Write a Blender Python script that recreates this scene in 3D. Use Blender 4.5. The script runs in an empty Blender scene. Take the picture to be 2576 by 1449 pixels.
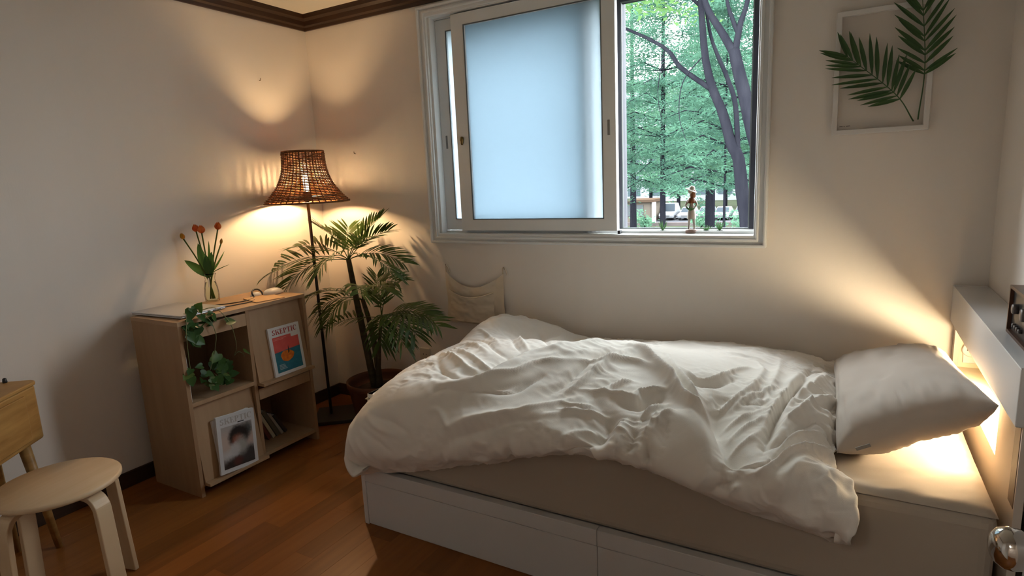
import bpy, math, random
import numpy as np
from mathutils import Vector, Matrix, noise as mnoise

S = bpy.context.scene
COL = S.collection
PI = math.pi
rnd = random.Random(7)

# ------------------------------------------------------------------ camera
W, H = 2576, 1449
F_PX, YAW, PITCH, ROLL = 1499.62, -0.523264, -0.177766, -0.044199
CAM = Vector((2.90218, -2.69426, 1.33753))
def cam_axes():
    cy, sy, cp, sp = math.cos(YAW), math.sin(YAW), math.cos(PITCH), math.sin(PITCH)
    f = Vector((sy*cp, cy*cp, sp)); r = Vector((cy, -sy, 0)); u = r.cross(f)
    return r*math.cos(ROLL)+u*math.sin(ROLL), u*math.cos(ROLL)-r*math.sin(ROLL), f
_r, _u, _f = cam_axes()
cd = bpy.data.cameras.new('camera'); cam = bpy.data.objects.new('camera', cd); COL.objects.link(cam)
cd.sensor_fit = 'HORIZONTAL'; cd.sensor_width = 36.0; cd.lens = F_PX/W*36.0; cd.clip_start = .02; cd.clip_end = 400
cam.matrix_world = Matrix(((_r.x, _u.x, -_f.x, CAM.x), (_r.y, _u.y, -_f.y, CAM.y), (_r.z, _u.z, -_f.z, CAM.z), (0, 0, 0, 1)))
S.camera = cam

# ------------------------------------------------------------------ sky, daylight, exposure
world = bpy.data.worlds.new('sky'); S.world = world; world.use_nodes = True
wn = world.node_tree.nodes; wl = world.node_tree.links
bg = wn['Background']; bg.inputs['Color'].default_value = (0.89, 0.94, 0.98, 1); bg.inputs['Strength'].default_value = 22.5
pl = bpy.data.lights.new('window_portal', 'AREA'); pl.shape = 'RECTANGLE'; pl.size = 1.66; pl.size_y = 1.16
pl.cycles.is_portal = True
po = bpy.data.objects.new('window_portal', pl); COL.objects.link(po)
po.location = (1.73, .26, 1.63); po.rotation_euler = (-PI/2, 0, 0)      # faces into the room
S.view_settings.view_transform = 'Standard'; S.view_settings.look = 'None'
S.view_settings.exposure = 0.38; S.view_settings.gamma = 1.0; S.view_settings.use_curve_mapping = False
S.cycles.max_bounces = 7; S.cycles.diffuse_bounces = 4; S.cycles.glossy_bounces = 3; S.cycles.transparent_max_bounces = 12; S.cycles.adaptive_threshold = .025
S.cycles.sample_clamp_indirect = 6.0; S.cycles.caustics_refractive = False; S.cycles.caustics_reflective = False
LAMP_POWER = 880.0       # radiance of the lamp bulb
LED_POWER = 88.0          # radiance of the headboard light strip
HALL_FILL_POWER = 20.0  # radiance of the fill light added in the hall

# ------------------------------------------------------------------ materials
MATS = {}
def mat(name, col, rough=.5, spec=.4, metal=0, var=None, bump=None, coat=0, sheen=0, emit=None, rand=0, alpha=1, coords='Object', subsurf=0):
    """var=(scale(xyz), colour2, detail, contrast)  bump=(scale(xyz), strength, distance)  rand=value spread by object"""
    if name in MATS: return MATS[name]
    m = bpy.data.materials.new(name); m.use_nodes = True
    nt = m.node_tree; N = nt.nodes; L = nt.links; b = N['Principled BSDF']
    b.inputs['Base Color'].default_value = (*col, 1); b.inputs['Roughness'].default_value = rough
    b.inputs['Specular IOR Level'].default_value = spec; b.inputs['Metallic'].default_value = metal
    b.inputs['Coat Weight'].default_value = coat; b.inputs['Coat Roughness'].default_value = .15
    b.inputs['Sheen Weight'].default_value = sheen
    if alpha < 1: b.inputs['Alpha'].default_value = alpha
    if emit: b.inputs['Emission Color'].default_value = (*emit[0], 1); b.inputs['Emission Strength'].default_value = emit[1]
    tc = N.new('ShaderNodeTexCoord'); src = None
    def noise_at(scale, detail):
        mp = N.new('ShaderNodeMapping'); mp.inputs['Scale'].default_value = scale
        L.new(tc.outputs[coords], mp.inputs['Vector'])
        vec = mp.outputs[0]
        if rand:
            oi = N.new('ShaderNodeObjectInfo'); ad = N.new('ShaderNodeVectorMath'); ad.operation = 'MULTIPLY_ADD'
            cb = N.new('ShaderNodeCombineXYZ')
            for k in range(3): L.new(oi.outputs['Random'], cb.inputs[k])
            L.new(cb.outputs[0], ad.inputs[0]); ad.inputs[1].default_value = (37, 53, 71); L.new(vec, ad.inputs[2]); vec = ad.outputs[0]
        n = N.new('ShaderNodeTexNoise'); n.inputs['Scale'].default_value = 1; n.inputs['Detail'].default_value = detail
        L.new(vec, n.inputs['Vector']); return n.outputs['Fac']
    if var:
        cr = N.new('ShaderNodeMapRange'); k = var[3] if len(var) > 3 else .25
        cr.inputs['From Min'].default_value = .5-k; cr.inputs['From Max'].default_value = .5+k
        L.new(noise_at(var[0], var[2]), cr.inputs['Value'])
        mx = N.new('ShaderNodeMix'); mx.data_type = 'RGBA'
        mx.inputs['A'].default_value = (*col, 1); mx.inputs['B'].default_value = (*var[1], 1)
        L.new(cr.outputs[0], mx.inputs['Factor']); src = mx.outputs['Result']
    if rand:
        oi = N.new('ShaderNodeObjectInfo'); mr = N.new('ShaderNodeMapRange')
        mr.inputs['To Min'].default_value = 1-rand; mr.inputs['To Max'].default_value = 1+rand
        L.new(oi.outputs['Random'], mr.inputs['Value'])
        hs = N.new('ShaderNodeHueSaturation')
        if src: L.new(src, hs.inputs['Color'])
        else: hs.inputs['Color'].default_value = (*col, 1)
        L.new(mr.outputs[0], hs.inputs['Value']); src = hs.outputs['Color']
    if src: L.new(src, b.inputs['Base Color'])
    if bump:
        bp = N.new('ShaderNodeBump'); bp.inputs['Strength'].default_value = bump[1]; bp.inputs['Distance'].default_value = bump[2]
        L.new(noise_at(bump[0], 3), bp.inputs['Height']); L.new(bp.outputs[0], b.inputs['Normal'])
    MATS[name] = m; return m

def leaf_mat(name, col, col2, rough=.5, trans=.35, scale=3, spec=.35):
    if name in MATS: return MATS[name]
    m = mat(name, col, rough, spec, var=((scale, scale, scale), col2, 2, .2), rand=.12)
    nt = m.node_tree; b = nt.nodes['Principled BSDF']; out = nt.nodes['Material Output']
    t = nt.nodes.new('ShaderNodeBsdfTranslucent'); mx = nt.nodes.new('ShaderNodeMixShader'); mx.inputs[0].default_value = trans
    lk = b.inputs['Base Color'].links
    if lk: nt.links.new(lk[0].from_socket, t.inputs['Color'])
    nt.links.new(b.outputs[0], mx.inputs[1]); nt.links.new(t.outputs[0], mx.inputs[2]); nt.links.new(mx.outputs[0], out.inputs['Surface'])
    return m

def clear_glass(name, tint, gloss=.06, rough=0.0):
    if name in MATS: return MATS[name]
    m = bpy.data.materials.new(name); m.use_nodes = True; nt = m.node_tree; N = nt.nodes; N.remove(N['Principled BSDF'])
    t = N.new('ShaderNodeBsdfTransparent'); t.inputs[0].default_value = (*tint, 1)
    g = N.new('ShaderNodeBsdfGlossy'); g.inputs['Roughness'].default_value = rough
    lw = N.new('ShaderNodeLayerWeight'); lw.inputs['Blend'].default_value = .06
    mx = N.new('ShaderNodeMixShader'); nt.links.new(lw.outputs['Fresnel'], mx.inputs[0])
    nt.links.new(t.outputs[0], mx.inputs[1]); nt.links.new(g.outputs[0], mx.inputs[2]); nt.links.new(mx.outputs[0], N['Material Output'].inputs[0])
    MATS[name] = m; return m

def frosted_glass(name, clear=.06):
    if name in MATS: return MATS[name]
    m = bpy.data.materials.new(name); m.use_nodes = True; nt = m.node_tree; N = nt.nodes; N.remove(N['Principled BSDF'])
    t = N.new('ShaderNodeBsdfTranslucent'); t.inputs[0].default_value = (.60, .65, .685, 1)
    p = N.new('ShaderNodeBsdfTransparent'); p.inputs[0].default_value = (.60, .66, .70, 1)
    d = N.new('ShaderNodeBsdfDiffuse'); d.inputs[0].default_value = (.55, .62, .64, 1)
    a = N.new('ShaderNodeMixShader'); a.inputs[0].default_value = clear
    c = N.new('ShaderNodeMixShader'); c.inputs[0].default_value = .10
    nt.links.new(t.outputs[0], a.inputs[1]); nt.links.new(p.outputs[0], a.inputs[2])
    nt.links.new(a.outputs[0], c.inputs[1]); nt.links.new(d.outputs[0], c.inputs[2]); nt.links.new(c.outputs[0], N['Material Output'].inputs[0])
    MATS[name] = m; return m

WALL = mat('wallpaper', (.78, .715, .65), .85, .2, var=((6, 6, 1.2), (.755, .69, .625), 4, .3), bump=((160, 160, 25), .12, .002))
CEIL = mat('ceiling_paper', (.74, .69, .60), .9, .2, bump=((90, 90, 90), .1, .002))
DARKWOOD = mat('dark_trim_wood', (.052, .022, .009), .42, .4, var=((3, 3, 60), (.028, .012, .006), 4, .25))
BASEWOOD = mat('dark_baseboard_wood', (.05, .026, .014), .5, .35, var=((3, 3, 50), (.03, .015, .009), 4, .25))
PLANK = mat('oak_floor_varnish', (.27, .098, .022), .36, .22, var=((40, 2.2, 10), (.20, .068, .015), 5, .3), rand=.16)
WHITEPVC = mat('white_window_frame', (.70, .70, .69), .38, .45)
FROST = frosted_glass('frosted_glass', .04); FROST1 = frosted_glass('frosted_glass_light', .22)
OUTERPVC = mat('grey_outer_frame', (.045, .045, .055), .6, .1)
CLEAR = clear_glass('clear_glass', (.97, .985, .985))
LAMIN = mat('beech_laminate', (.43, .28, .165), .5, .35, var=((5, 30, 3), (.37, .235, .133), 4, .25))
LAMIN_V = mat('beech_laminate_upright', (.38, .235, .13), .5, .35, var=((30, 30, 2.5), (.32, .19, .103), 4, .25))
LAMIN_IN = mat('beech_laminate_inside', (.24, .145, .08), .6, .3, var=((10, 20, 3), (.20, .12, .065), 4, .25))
BIRCH = mat('birch_ply', (.56, .40, .25), .45, .35, var=((4, 40, 6), (.50, .345, .20), 4, .25))
PINE = mat('oiled_oak', (.42, .235, .075), .45, .3, var=((6, 6, 40), (.25, .125, .036), 5, .22))
WHITELAM = mat('white_laminate', (.62, .60, .58), .42, .45)
WHITEGLOSS = mat('white_gloss_laminate', (.60, .59, .58), .16, .5)
SHEET = mat('beige_fitted_sheet', (.44, .37, .295), .85, .2, bump=((300, 300, 300), .2, .001), sheen=.1)
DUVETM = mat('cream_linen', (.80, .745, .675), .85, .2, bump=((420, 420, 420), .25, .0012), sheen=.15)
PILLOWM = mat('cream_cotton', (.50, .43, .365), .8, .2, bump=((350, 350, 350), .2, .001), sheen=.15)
CANVAS = mat('canvas', (.66, .57, .45), .9, .15, bump=((500, 500, 500), .3, .001))
BLACKMETAL = mat('black_metal', (.018, .014, .012), .45, .4)
STEEL = mat('brushed_steel', (.55, .55, .55), .25, .5, 1)
CHROME = mat('polished_chrome', (.62, .60, .57), .08, .5, 1)
BRASS = mat('dark_brass', (.22, .15, .06), .35, .5, 1)
BLACKPL = mat('black_plastic', (.02, .02, .022), .4, .4)
WHITEPL = mat('white_plastic', (.78, .76, .72), .35, .45)
PAPER = mat('paper', (.74, .73, .71), .6, .3)
RATTAN = mat('brown_rattan', (.20, .075, .022), .5, .35, var=((60, 60, 60), (.11, .038, .012), 3, .25))
ALU = mat('aluminium_grey', (.62, .62, .63), .3, .5, .6)

# ------------------------------------------------------------------ mesh helpers
class MB:
    def __init__(s): s.v = []; s.f = []
    def add(s, vs, fs):
        o = len(s.v); s.v += [tuple(p) for p in vs]; s.f += [tuple(i+o for i in f) for f in fs]; return s
    def box(s, x0, x1, y0, y1, z0, z1):
        if x0 > x1: x0, x1 = x1, x0
        if y0 > y1: y0, y1 = y1, y0
        if z0 > z1: z0, z1 = z1, z0
        vs = [(x, y, z) for x in (x0, x1) for y in (y0, y1) for z in (z0, z1)]
        return s.add(vs, [(0, 1, 3, 2), (4, 6, 7, 5), (0, 4, 5, 1), (2, 3, 7, 6), (0, 2, 6, 4), (1, 5, 7, 3)])
    def obox(s, c, ax, ay, az):
        """box from centre and three half-axis vectors"""
        c, ax, ay, az = map(Vector, (c, ax, ay, az))
        vs = [c+ax*i+ay*j+az*k for i in (-1, 1) for j in (-1, 1) for k in (-1, 1)]
        return s.add(vs, [(0, 1, 3, 2), (4, 6, 7, 5), (0, 4, 5, 1), (2, 3, 7, 6), (0, 2, 6, 4), (1, 5, 7, 3)])
    def prism(s, pts, d):
        """closed polygon pts (3D) extruded by vector d"""
        pts = [Vector(p) for p in pts]; d = Vector(d); n = len(pts)
        return s.add(pts+[p+d for p in pts], [tuple(range(n-1, -1, -1)), tuple(range(n, 2*n))]+[(i, (i+1) % n, (i+1) % n+n, i+n) for i in range(n)])
    def poly(s, pts): return s.add(pts, [tuple(range(len(pts)))])
    def tube(s, pts, r, seg=8, caps=True, flat=None):
        """swept tube; r a number or list; flat=(normal, ratio) squashes the section along normal"""
        pts = [Vector(p) for p in pts]; n = len(pts)
        rs = r if isinstance(r, (list, tuple)) else [r]*n
        t0 = (pts[1]-pts[0]).normalized(); a = t0.orthogonal().normalized()
        if flat: a = (Vector(flat[0])-t0*Vector(flat[0]).dot(t0)).normalized()
        o = len(s.v)
        for i, p in enumerate(pts):
            t = (pts[min(i+1, n-1)]-pts[max(i-1, 0)]).normalized()
            a = (a-t*a.dot(t)); a = a.normalized() if a.length > 1e-9 else t.orthogonal().normalized(); b = t.cross(a)
            for k in range(seg):
                th = 2*PI*k/seg; ca, cb = math.cos(th), math.sin(th)
                if flat: ca *= flat[1]
                s.v.append(tuple(p+(a*ca+b*cb)*rs[i]))
        for i in range(n-1):
            for k in range(seg):
                k2 = (k+1) % seg; s.f.append((o+i*seg+k, o+i*seg+k2, o+(i+1)*seg+k2, o+(i+1)*seg+k))
        if caps: s.f.append(tuple(o+k for k in reversed(range(seg)))); s.f.append(tuple(o+(n-1)*seg+k for k in range(seg)))
        return s
    def lathe(s, prof, c=(0, 0, 0), seg=24, caps=True):
        """prof [(r,z)] about the vertical axis through c"""
        o = len(s.v); n = len(prof)
        for r, z in prof:
            for k in range(seg):
                th = 2*PI*k/seg; s.v.append((c[0]+r*math.cos(th), c[1]+r*math.sin(th), c[2]+z))
        for i in range(n-1):
            for k in range(seg):
                k2 = (k+1) % seg; s.f.append((o+i*seg+k, o+i*seg+k2, o+(i+1)*seg+k2, o+(i+1)*seg+k))
        if caps: s.f.append(tuple(o+k for k in reversed(range(seg)))); s.f.append(tuple(o+(n-1)*seg+k for k in range(seg)))
        return s
    def xf(s, M):
        s.v = [tuple(M @ Vector(p)) for p in s.v]; return s
    def mesh(s, name):
        me = bpy.data.meshes.new(name); me.from_pydata(s.v, [], s.f); me.update(); return me

def finish(o, m, smooth=False, bevel=0, bseg=2):
    if m is not None and not o.data.materials: o.data.materials.append(m)
    if smooth:
        o.data.polygons.foreach_set('use_smooth', [True]*len(o.data.polygons))
    if bevel:
        b = o.modifiers.new('bevel', 'BEVEL'); b.width = bevel; b.segments = bseg; b.limit_method = 'ANGLE'; b.angle_limit = .6
        b.harden_normals = False
    return o

def world_loc(o):
    v = Vector((0, 0, 0))
    while o is not None: v = v+o.location; o = o.parent
    return v
def thing(name, label, cat, loc=(0, 0, 0), group=None, rz=0):
    o = bpy.data.objects.new(name, None); COL.objects.link(o); o.location = loc; o.rotation_euler.z = rz; o.empty_display_size = .05
    o['label'] = label; o['category'] = cat
    if group: o['group'] = group
    return o
def part(name, mb, m, parent, smooth=False, bevel=0, local=False, label=None, bseg=2, kind=None):
    """mesh part in world coordinates (local=True: already in the parent's own frame)"""
    me = mb if isinstance(mb, bpy.types.Mesh) else mb.mesh(name)
    o = bpy.data.objects.new(name, me); COL.objects.link(o)
    if parent is not None:
        o.parent = parent
        if not local:
            w = world_loc(parent)
            if w.length > 0: me.transform(Matrix.Translation(-w))
    if label: o['label'] = label
    if kind: o['kind'] = kind
    return finish(o, m, smooth, bevel, bseg)
def single(name, mb, m, label, cat, smooth=False, bevel=0, group=None, loc=None):
    me = mb if isinstance(mb, bpy.types.Mesh) else mb.mesh(name)
    o = bpy.data.objects.new(name, me); COL.objects.link(o); o['label'] = label; o['category'] = cat
    if group: o['group'] = group
    if loc is not None: me.transform(Matrix.Translation(-Vector(loc))); o.location = loc
    return finish(o, m, smooth, bevel)
def struct(name, mb, m, label=None, smooth=False, bevel=0):
    o = bpy.data.objects.new(name, mb.mesh(name)); COL.objects.link(o); o['kind'] = 'structure'
    if label: o['label'] = label
    return finish(o, m, smooth, bevel)
def copy_tree(o, parent=None):
    c = o.copy(); COL.objects.link(c); c.parent = parent
    for ch in list(o.children): copy_tree(ch, c)
    return c
def bez(pts, n):
    """Catmull-Rom through pts"""
    P = [Vector(p) for p in pts]; P = [P[0]*2-P[1]]+P+[P[-1]*2-P[-2]]; out = []
    segs = len(P)-3
    for i in range(n):
        t = i/(n-1)*segs; k = min(int(t), segs-1); t -= k
        a, b, c, d = P[k:k+4]
        out.append(.5*((2*b)+(c-a)*t+(2*a-5*b+4*c-d)*t*t+(3*b-a-3*c+d)*t**3))
    return out

# ------------------------------------------------------------------ room shell
RX, RY, RZ = 3.34, -2.74, 2.345       # right wall, front wall, ceiling
struct('wall_left', MB().box(-.15, 0, RY-.15, .25, -.02, RZ), WALL, 'left wall with beige wallpaper behind the magazine rack')
wb = MB()
wb.box(0, .90, 0, .25, -.02, RZ); wb.box(2.56, RX, 0, .25, -.02, RZ); wb.box(.90, 2.56, 0, .25, -.02, 1.05); wb.box(.90, 2.56, 0, .25, 2.215, RZ)
struct('wall_back', wb, WALL, 'back wall with beige wallpaper around the window')
struct('wall_right', MB().box(RX, RX+.15, RY-1.9, .25, -.02, RZ), WALL, 'right wall beside the headboard')
wf = MB(); wf.box(0, 2.40, RY-.12, RY, -.02, RZ); wf.box(2.40, RX, RY-.12, RY, 2.05, RZ)
struct('wall_front', wf, WALL, 'wall with the doorway the room is seen from')
struct('wall_hall', MB().box(1.2, RX+.15, RY-1.9, RY-1.75, -.02, RZ), WALL, 'hall wall beyond the doorway')
struct('wall_hall_side', MB().box(1.05, 1.2, RY-1.9, RY-.12, -.02, RZ), WALL, 'side wall of the hall')
struct('ceiling', MB().box(-.15, RX+.15, RY-1.9, .25, RZ, RZ+.1), CEIL, 'cream papered ceiling')
floor = struct('floor', MB().box(-.15, RX+.15, RY-1.9, .25, -.10, -.012), DARKWOOD, 'varnished oak plank floor')
# planks run away from the camera
pm = MB(); L_, W_ = .90, .095
pm.add([(x, y, z) for z, e in ((0, .0005), (-.0004, 0), (-.012, 0)) for x, y in ((e, e), (W_-e, e), (W_-e, L_-e), (e, L_-e))],
       [(0, 1, 2, 3), (0, 4, 5, 1), (1, 5, 6, 2), (2, 6, 7, 3), (3, 7, 4, 0), (4, 8, 9, 5), (5, 9, 10, 6), (6, 10, 11, 7), (7, 11, 8, 4)])
pme = pm.mesh('plank'); pme.materials.append(PLANK)
i = 0; x = 0.0
while x < RX-.001:
    cuts = [0.0]; y = -L_*(.12+.88*((i*.37) % 1.0))
    while y > RY-.12: cuts.append(y); y -= L_
    cuts.append(RY-.12)
    for t0, b0 in zip(cuts, cuts[1:]):
        if t0-b0 < .03: continue
        o = bpy.data.objects.new('plank', pme); COL.objects.link(o); o.parent = floor
        o.location = (x, b0, 0); o.scale = (1 if x+W_ <= RX else (RX-x)/W_, (t0-b0)/L_, 1)
    x += W_; i += 1
struct('floor_hall', MB().box(1.2, RX, RY-1.75, RY-.12, -.012, 0), PLANK, 'oak floor of the hall beyond the doorway')

def crown(name, a, b, inward, label):
    a, b, inw = Vector(a), Vector(b), Vector(inward)
    prof = [(0, 2.265), (.012, 2.265), (.016, 2.28), (.03, 2.287), (.036, 2.31), (.052, 2.322), (.056, RZ), (0, RZ)]
    e = (b-a).normalized()
    pts = [a+inw*d+Vector((0, 0, z)) for d, z in prof]
    # mitre the corner end
    m = MB(); n = len(prof)
    vs = pts+[b+inw*d+Vector((0, 0, z))+(-e*0) for d, z in prof]
    m.add(vs, [tuple(range(n)), tuple(range(2*n-1, n-1, -1))]+[(i, i+n, (i+1) % n+n, (i+1) % n) for i in range(n)])
    return struct(name, m, DARKWOOD, label)
crown('trim_1', (0, 0, 0), (0, RY, 0), (1, 0, 0), 'dark wood crown moulding along the left wall')
crown('trim_2', (0, 0, 0), (RX, 0, 0), (0, -1, 0), 'dark wood crown moulding along the back wall')
crown('trim_3', (RX, 0, 0), (RX, RY, 0), (-1, 0, 0), 'dark wood crown moulding along the right wall')
def baseboard(name, x0, x1, y0, y1, label):
    m = MB().box(x0, x1, y0, y1, 0, .075); struct(name, m, BASEWOOD, label, bevel=.003)
baseboard('baseboard_left', 0, .012, RY, -.012, 'dark wood baseboard along the left wall')
baseboard('baseboard_back', 0, RX, -.012, 0, 'dark wood baseboard along the back wall')
baseboard('baseboard_right', RX-.012, RX, RY, -.012, 'dark wood baseboard along the right wall')

# fill light added in the unseen hall to brighten the room from behind
hl = thing('added_hall_fill', 'added round fill light in the unseen hall behind the doorway', 'fill light', (2.2, RY-.95, RZ-.05))
part('diffuser', MB().lathe([(.16, -.05), (.17, -.02), (.16, .02)], (2.2, RY-.95, RZ-.05), 24), mat('hall_fill_glow', (.9, .88, .85), emit=((1, .95, .89), HALL_FILL_POWER)), hl, True)
part('rim', MB().lathe([(.18, .02), (.18, .049)], (2.2, RY-.95, RZ-.05), 24), WHITEPL, hl)

# ------------------------------------------------------------------ window
win = bpy.data.objects.new('window_1', None); COL.objects.link(win); win['kind'] = 'structure'; win['label'] = 'white double sliding window with frosted and clear panes'
win.location = (1.73, 0, 1.05)
X0, X1, Z0, Z1 = .915, 2.547, 1.068, 2.2
def ringframe(x0, x1, z0, z1, w, y0, y1, wl=None, wr=None, wt=None, wbm=None):
    wl = wl or w; wr = wr or w; wt = wt or w; wbm = wbm or w
    m = MB(); o = [(x0, z0), (x1, z0), (x1, z1), (x0, z1)]; n = [(x0+wl, z0+wbm), (x1-wr, z0+wbm), (x1-wr, z1-wt), (x0+wl, z1-wt)]
    vs = [(a, y0, b) for a, b in o]+[(a, y0, b) for a, b in n]+[(a, y1, b) for a, b in o]+[(a, y1, b) for a, b in n]
    fs = []
    for i in range(4):
        j = (i+1) % 4
        fs += [(i, j, j+4, i+4), (i+8, i+12, j+12, j+8), (i, i+8, j+8, j), (i+4, j+4, j+12, i+12)]
    return m.add(vs, fs)
# casing mouldings on the wall
part('casing', ringframe(.855, 2.590, 1.017, 2.248, .05, -.018, .004), WHITEPVC, win, bevel=.004)
part('casing_bead', ringframe(.853, 2.592, 1.015, 2.250, .014, -.032, .002), WHITEPVC, win, bevel=.005)
part('casing_bead', ringframe(.885, 2.560, 1.040, 2.225, .012, -.026, .0), WHITEPVC, win, bevel=.004)
part('frame_liner', ringframe(.897, 2.563, 1.047, 2.218, .022, -.004, .249), WHITEPVC, win, bevel=.002)
for yt in (.038, .086, .135, .185):
    part('track_rail', MB().box(X0, X1, yt, yt+.006, Z0, Z0+.012), WHITEPVC, win)
    part('track_rail', MB().box(X0, X1, yt, yt+.006, Z1-.012, Z1), WHITEPVC, win)
def sash(x0, x1, y, wl, wr, glass, label, zb=1.082, wb_=.062):
    f = part('sash', ringframe(x0, x1, zb, 2.188, .062, y, y+.034, wl, wr, .062, wb_), OUTERPVC if glass is CLEAR else WHITEPVC, win, bevel=.003, label=label)
    w = world_loc(f)
    part('pane', MB().box(x0+wl-.005, x1-wr+.005, y+.015, y+.019, zb+wb_-.005, 2.13), glass, f, label='clear pane' if glass is CLEAR else 'frosted pane')
    part('gasket', ringframe(x0+wl-.004, x1-wr+.004, zb+wb_-.004, 2.130, .005, y-.0015, y+.004), mat('grey_gasket', (.12, .13, .13), .6), f)
    return f
s1 = sash(1.050, 1.935, .000, .080, .068, FROST1, 'white sliding sash with frosted pane, nearest the room')
s2 = sash(.918, 1.818, .046, .068, .058, FROST, 'white sliding sash with frosted pane, in the second track')
def pull(x, y, z, p):
    part('finger_pull', MB().box(x-.006, x+.006, y-.002, y+.003, z-.035, z+.035), mat('grey_pull', (.22, .22, .22), .5), p, bevel=.002)
pull(1.90, .0, 1.56, s1); pull(.952, .046, 1.56, s2)
lk = part('latch', MB().tube([(1.085, -.002, 1.575), (1.085, -.006, 1.56), (1.086, -.008, 1.535)], [.008, .011, .005], 8), BRASS, s1, True, label='small dark brass latch')
s3 = sash(1.875, 2.545, .141, .042, .05, CLEAR, 'outer white sash with clear pane', 1.0685, .016)
s4 = sash(.918, 1.91, .193, .05, .042, CLEAR, 'outer white sash with clear pane, left', 1.0685, .016)
part('dark_strip', MB().box(1.92, 2.50, .1385, .1408, Z0+.001, Z0+.011), BLACKPL, win, label='black strip on the outer bottom rail')  # plain black strip along the front of the outer bottom rail
part('track_stop', MB().box(1.936, 1.948, .002, .03, Z0, Z0+.016), BLACKPL, win, label='small black rubber stop')


# ------------------------------------------------------------------ bed
BX0, BX1, BY0, BY1, BZ = 1.245, 3.234, -1.094, -.014, .242
bed = thing('bed_frame', 'white platform bed frame with drawer fronts along the window wall', 'bed', (2.24, -.56, 0))
part('base', MB().box(BX0+.004, BX1, BY0+.008, BY1, 0, BZ-.012), WHITELAM, bed)
part('foot_panel', MB().box(BX0, BX0+.02, BY0, BY1, 0, BZ), WHITELAM, bed, bevel=.002)
part('top_rail', MB().box(BX0+.0205, 2.2465, BY0, BY0+.03, .187, BZ), WHITELAM, bed, bevel=.002)
part('top_rail', MB().box(2.2480, BX1, BY0, BY0+.03, .187, BZ), WHITELAM, bed, bevel=.002)
part('drawer_front', MB().box(BX0+.0205, 2.2465, BY0+.003, BY0+.02, .004, .184), WHITELAM, bed, bevel=.002)
part('drawer_front', MB().box(2.2480, BX1, BY0+.003, BY0+.02, .004, .184), WHITELAM, bed, bevel=.002)

def grid_mesh(name, P, wrap=False):
    """P: (nu,nv,3) array -> mesh"""
    nu, nv, _ = P.shape
    me = bpy.data.meshes.new(name)
    idx = np.arange(nu*nv).reshape(nu, nv)
    q = np.stack([idx[:-1, :-1], idx[1:, :-1], idx[1:, 1:], idx[:-1, 1:]], -1).reshape(-1, 4)
    me.vertices.add(nu*nv); me.vertices.foreach_set('co', P.reshape(-1).astype(np.float32))
    me.loops.add(q.size); me.loops.foreach_set('vertex_index', q.reshape(-1).astype(np.int32))
    me.polygons.add(len(q)); me.polygons.foreach_set('loop_start', np.arange(0, q.size, 4, dtype=np.int32))
    me.update(calc_edges=True); me.validate()
    me.polygons.foreach_set('use_smooth', [True]*len(q))
    return me
def vnoise(P, seed=0):
    """value noise in -1..1, P (...,3)"""
    P = np.asarray(P, float)+seed*17.31; i = np.floor(P).astype(np.int64); f = P-i; f = f*f*f*(f*(f*6-15)+10)
    def h(a, b, c):
        n = (a*374761393+b*668265263+c*2147483647+seed*1013) & 0xffffffff
        n = ((n ^ (n >> 13))*1274126177) & 0xffffffff
        return ((n ^ (n >> 16)) & 0xffff)/32767.5-1
    out = 0
    for dx in (0, 1):
        for dy in (0, 1):
            for dz in (0, 1):
                w = np.where(dx, f[..., 0], 1-f[..., 0])*np.where(dy, f[..., 1], 1-f[..., 1])*np.where(dz, f[..., 2], 1-f[..., 2])
                out = out+w*h(i[..., 0]+dx, i[..., 1]+dy, i[..., 2]+dz)
    return out
def fbm(P, seed=0, octs=4):
    P = np.asarray(P, float); out = 0; a = 1
    for k in range(octs): out = out+a*vnoise(P*2**k, seed+k); a *= .5
    return out

# mattress with fitted sheet
MX0, MX1, MY0, MY1, MZ = 1.275, 3.232, -1.072, -.02, .540
mat_t = thing('mattress', 'mattress in a beige fitted sheet on the white bed frame', 'mattress', (2.25, -.55, BZ))
body = part('sheet_sides', MB().box(MX0, MX1, MY0, MY1, BZ-.008, MZ-.012), SHEET, mat_t, bevel=.035, bseg=4)
nu, nv = 150, 90
uu, vv = np.meshgrid(np.linspace(0, 1, nu), np.linspace(0, 1, nv), indexing='ij')
P = np.zeros((nu, nv, 3)); P[..., 0] = MX0+.004+(MX1-MX0-.008)*uu; P[..., 1] = MY0+.004+(MY1-MY0-.008)*vv
edge = np.minimum(np.minimum(P[..., 0]-MX0, MX1-P[..., 0]), np.minimum(P[..., 1]-MY0, MY1-P[..., 1]))
drop = np.clip(1-edge/.028, 0, 1)
q = P.copy(); q[..., 0] = P[..., 0]*7+P[..., 1]*5; q[..., 1] = P[..., 1]*26-P[..., 0]*22; q[..., 2] = 0
P[..., 2] = MZ-.022*drop**2.2+.0035*fbm(q, 3, 3)*(1-drop)-.03*np.exp(-((P[..., 1]+.62)/.3)**2)*np.clip((P[..., 0]-2.7)/.5, 0, 1)*.35
part('sheet_top', grid_mesh('sheet_top', P), SHEET, mat_t)

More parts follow.
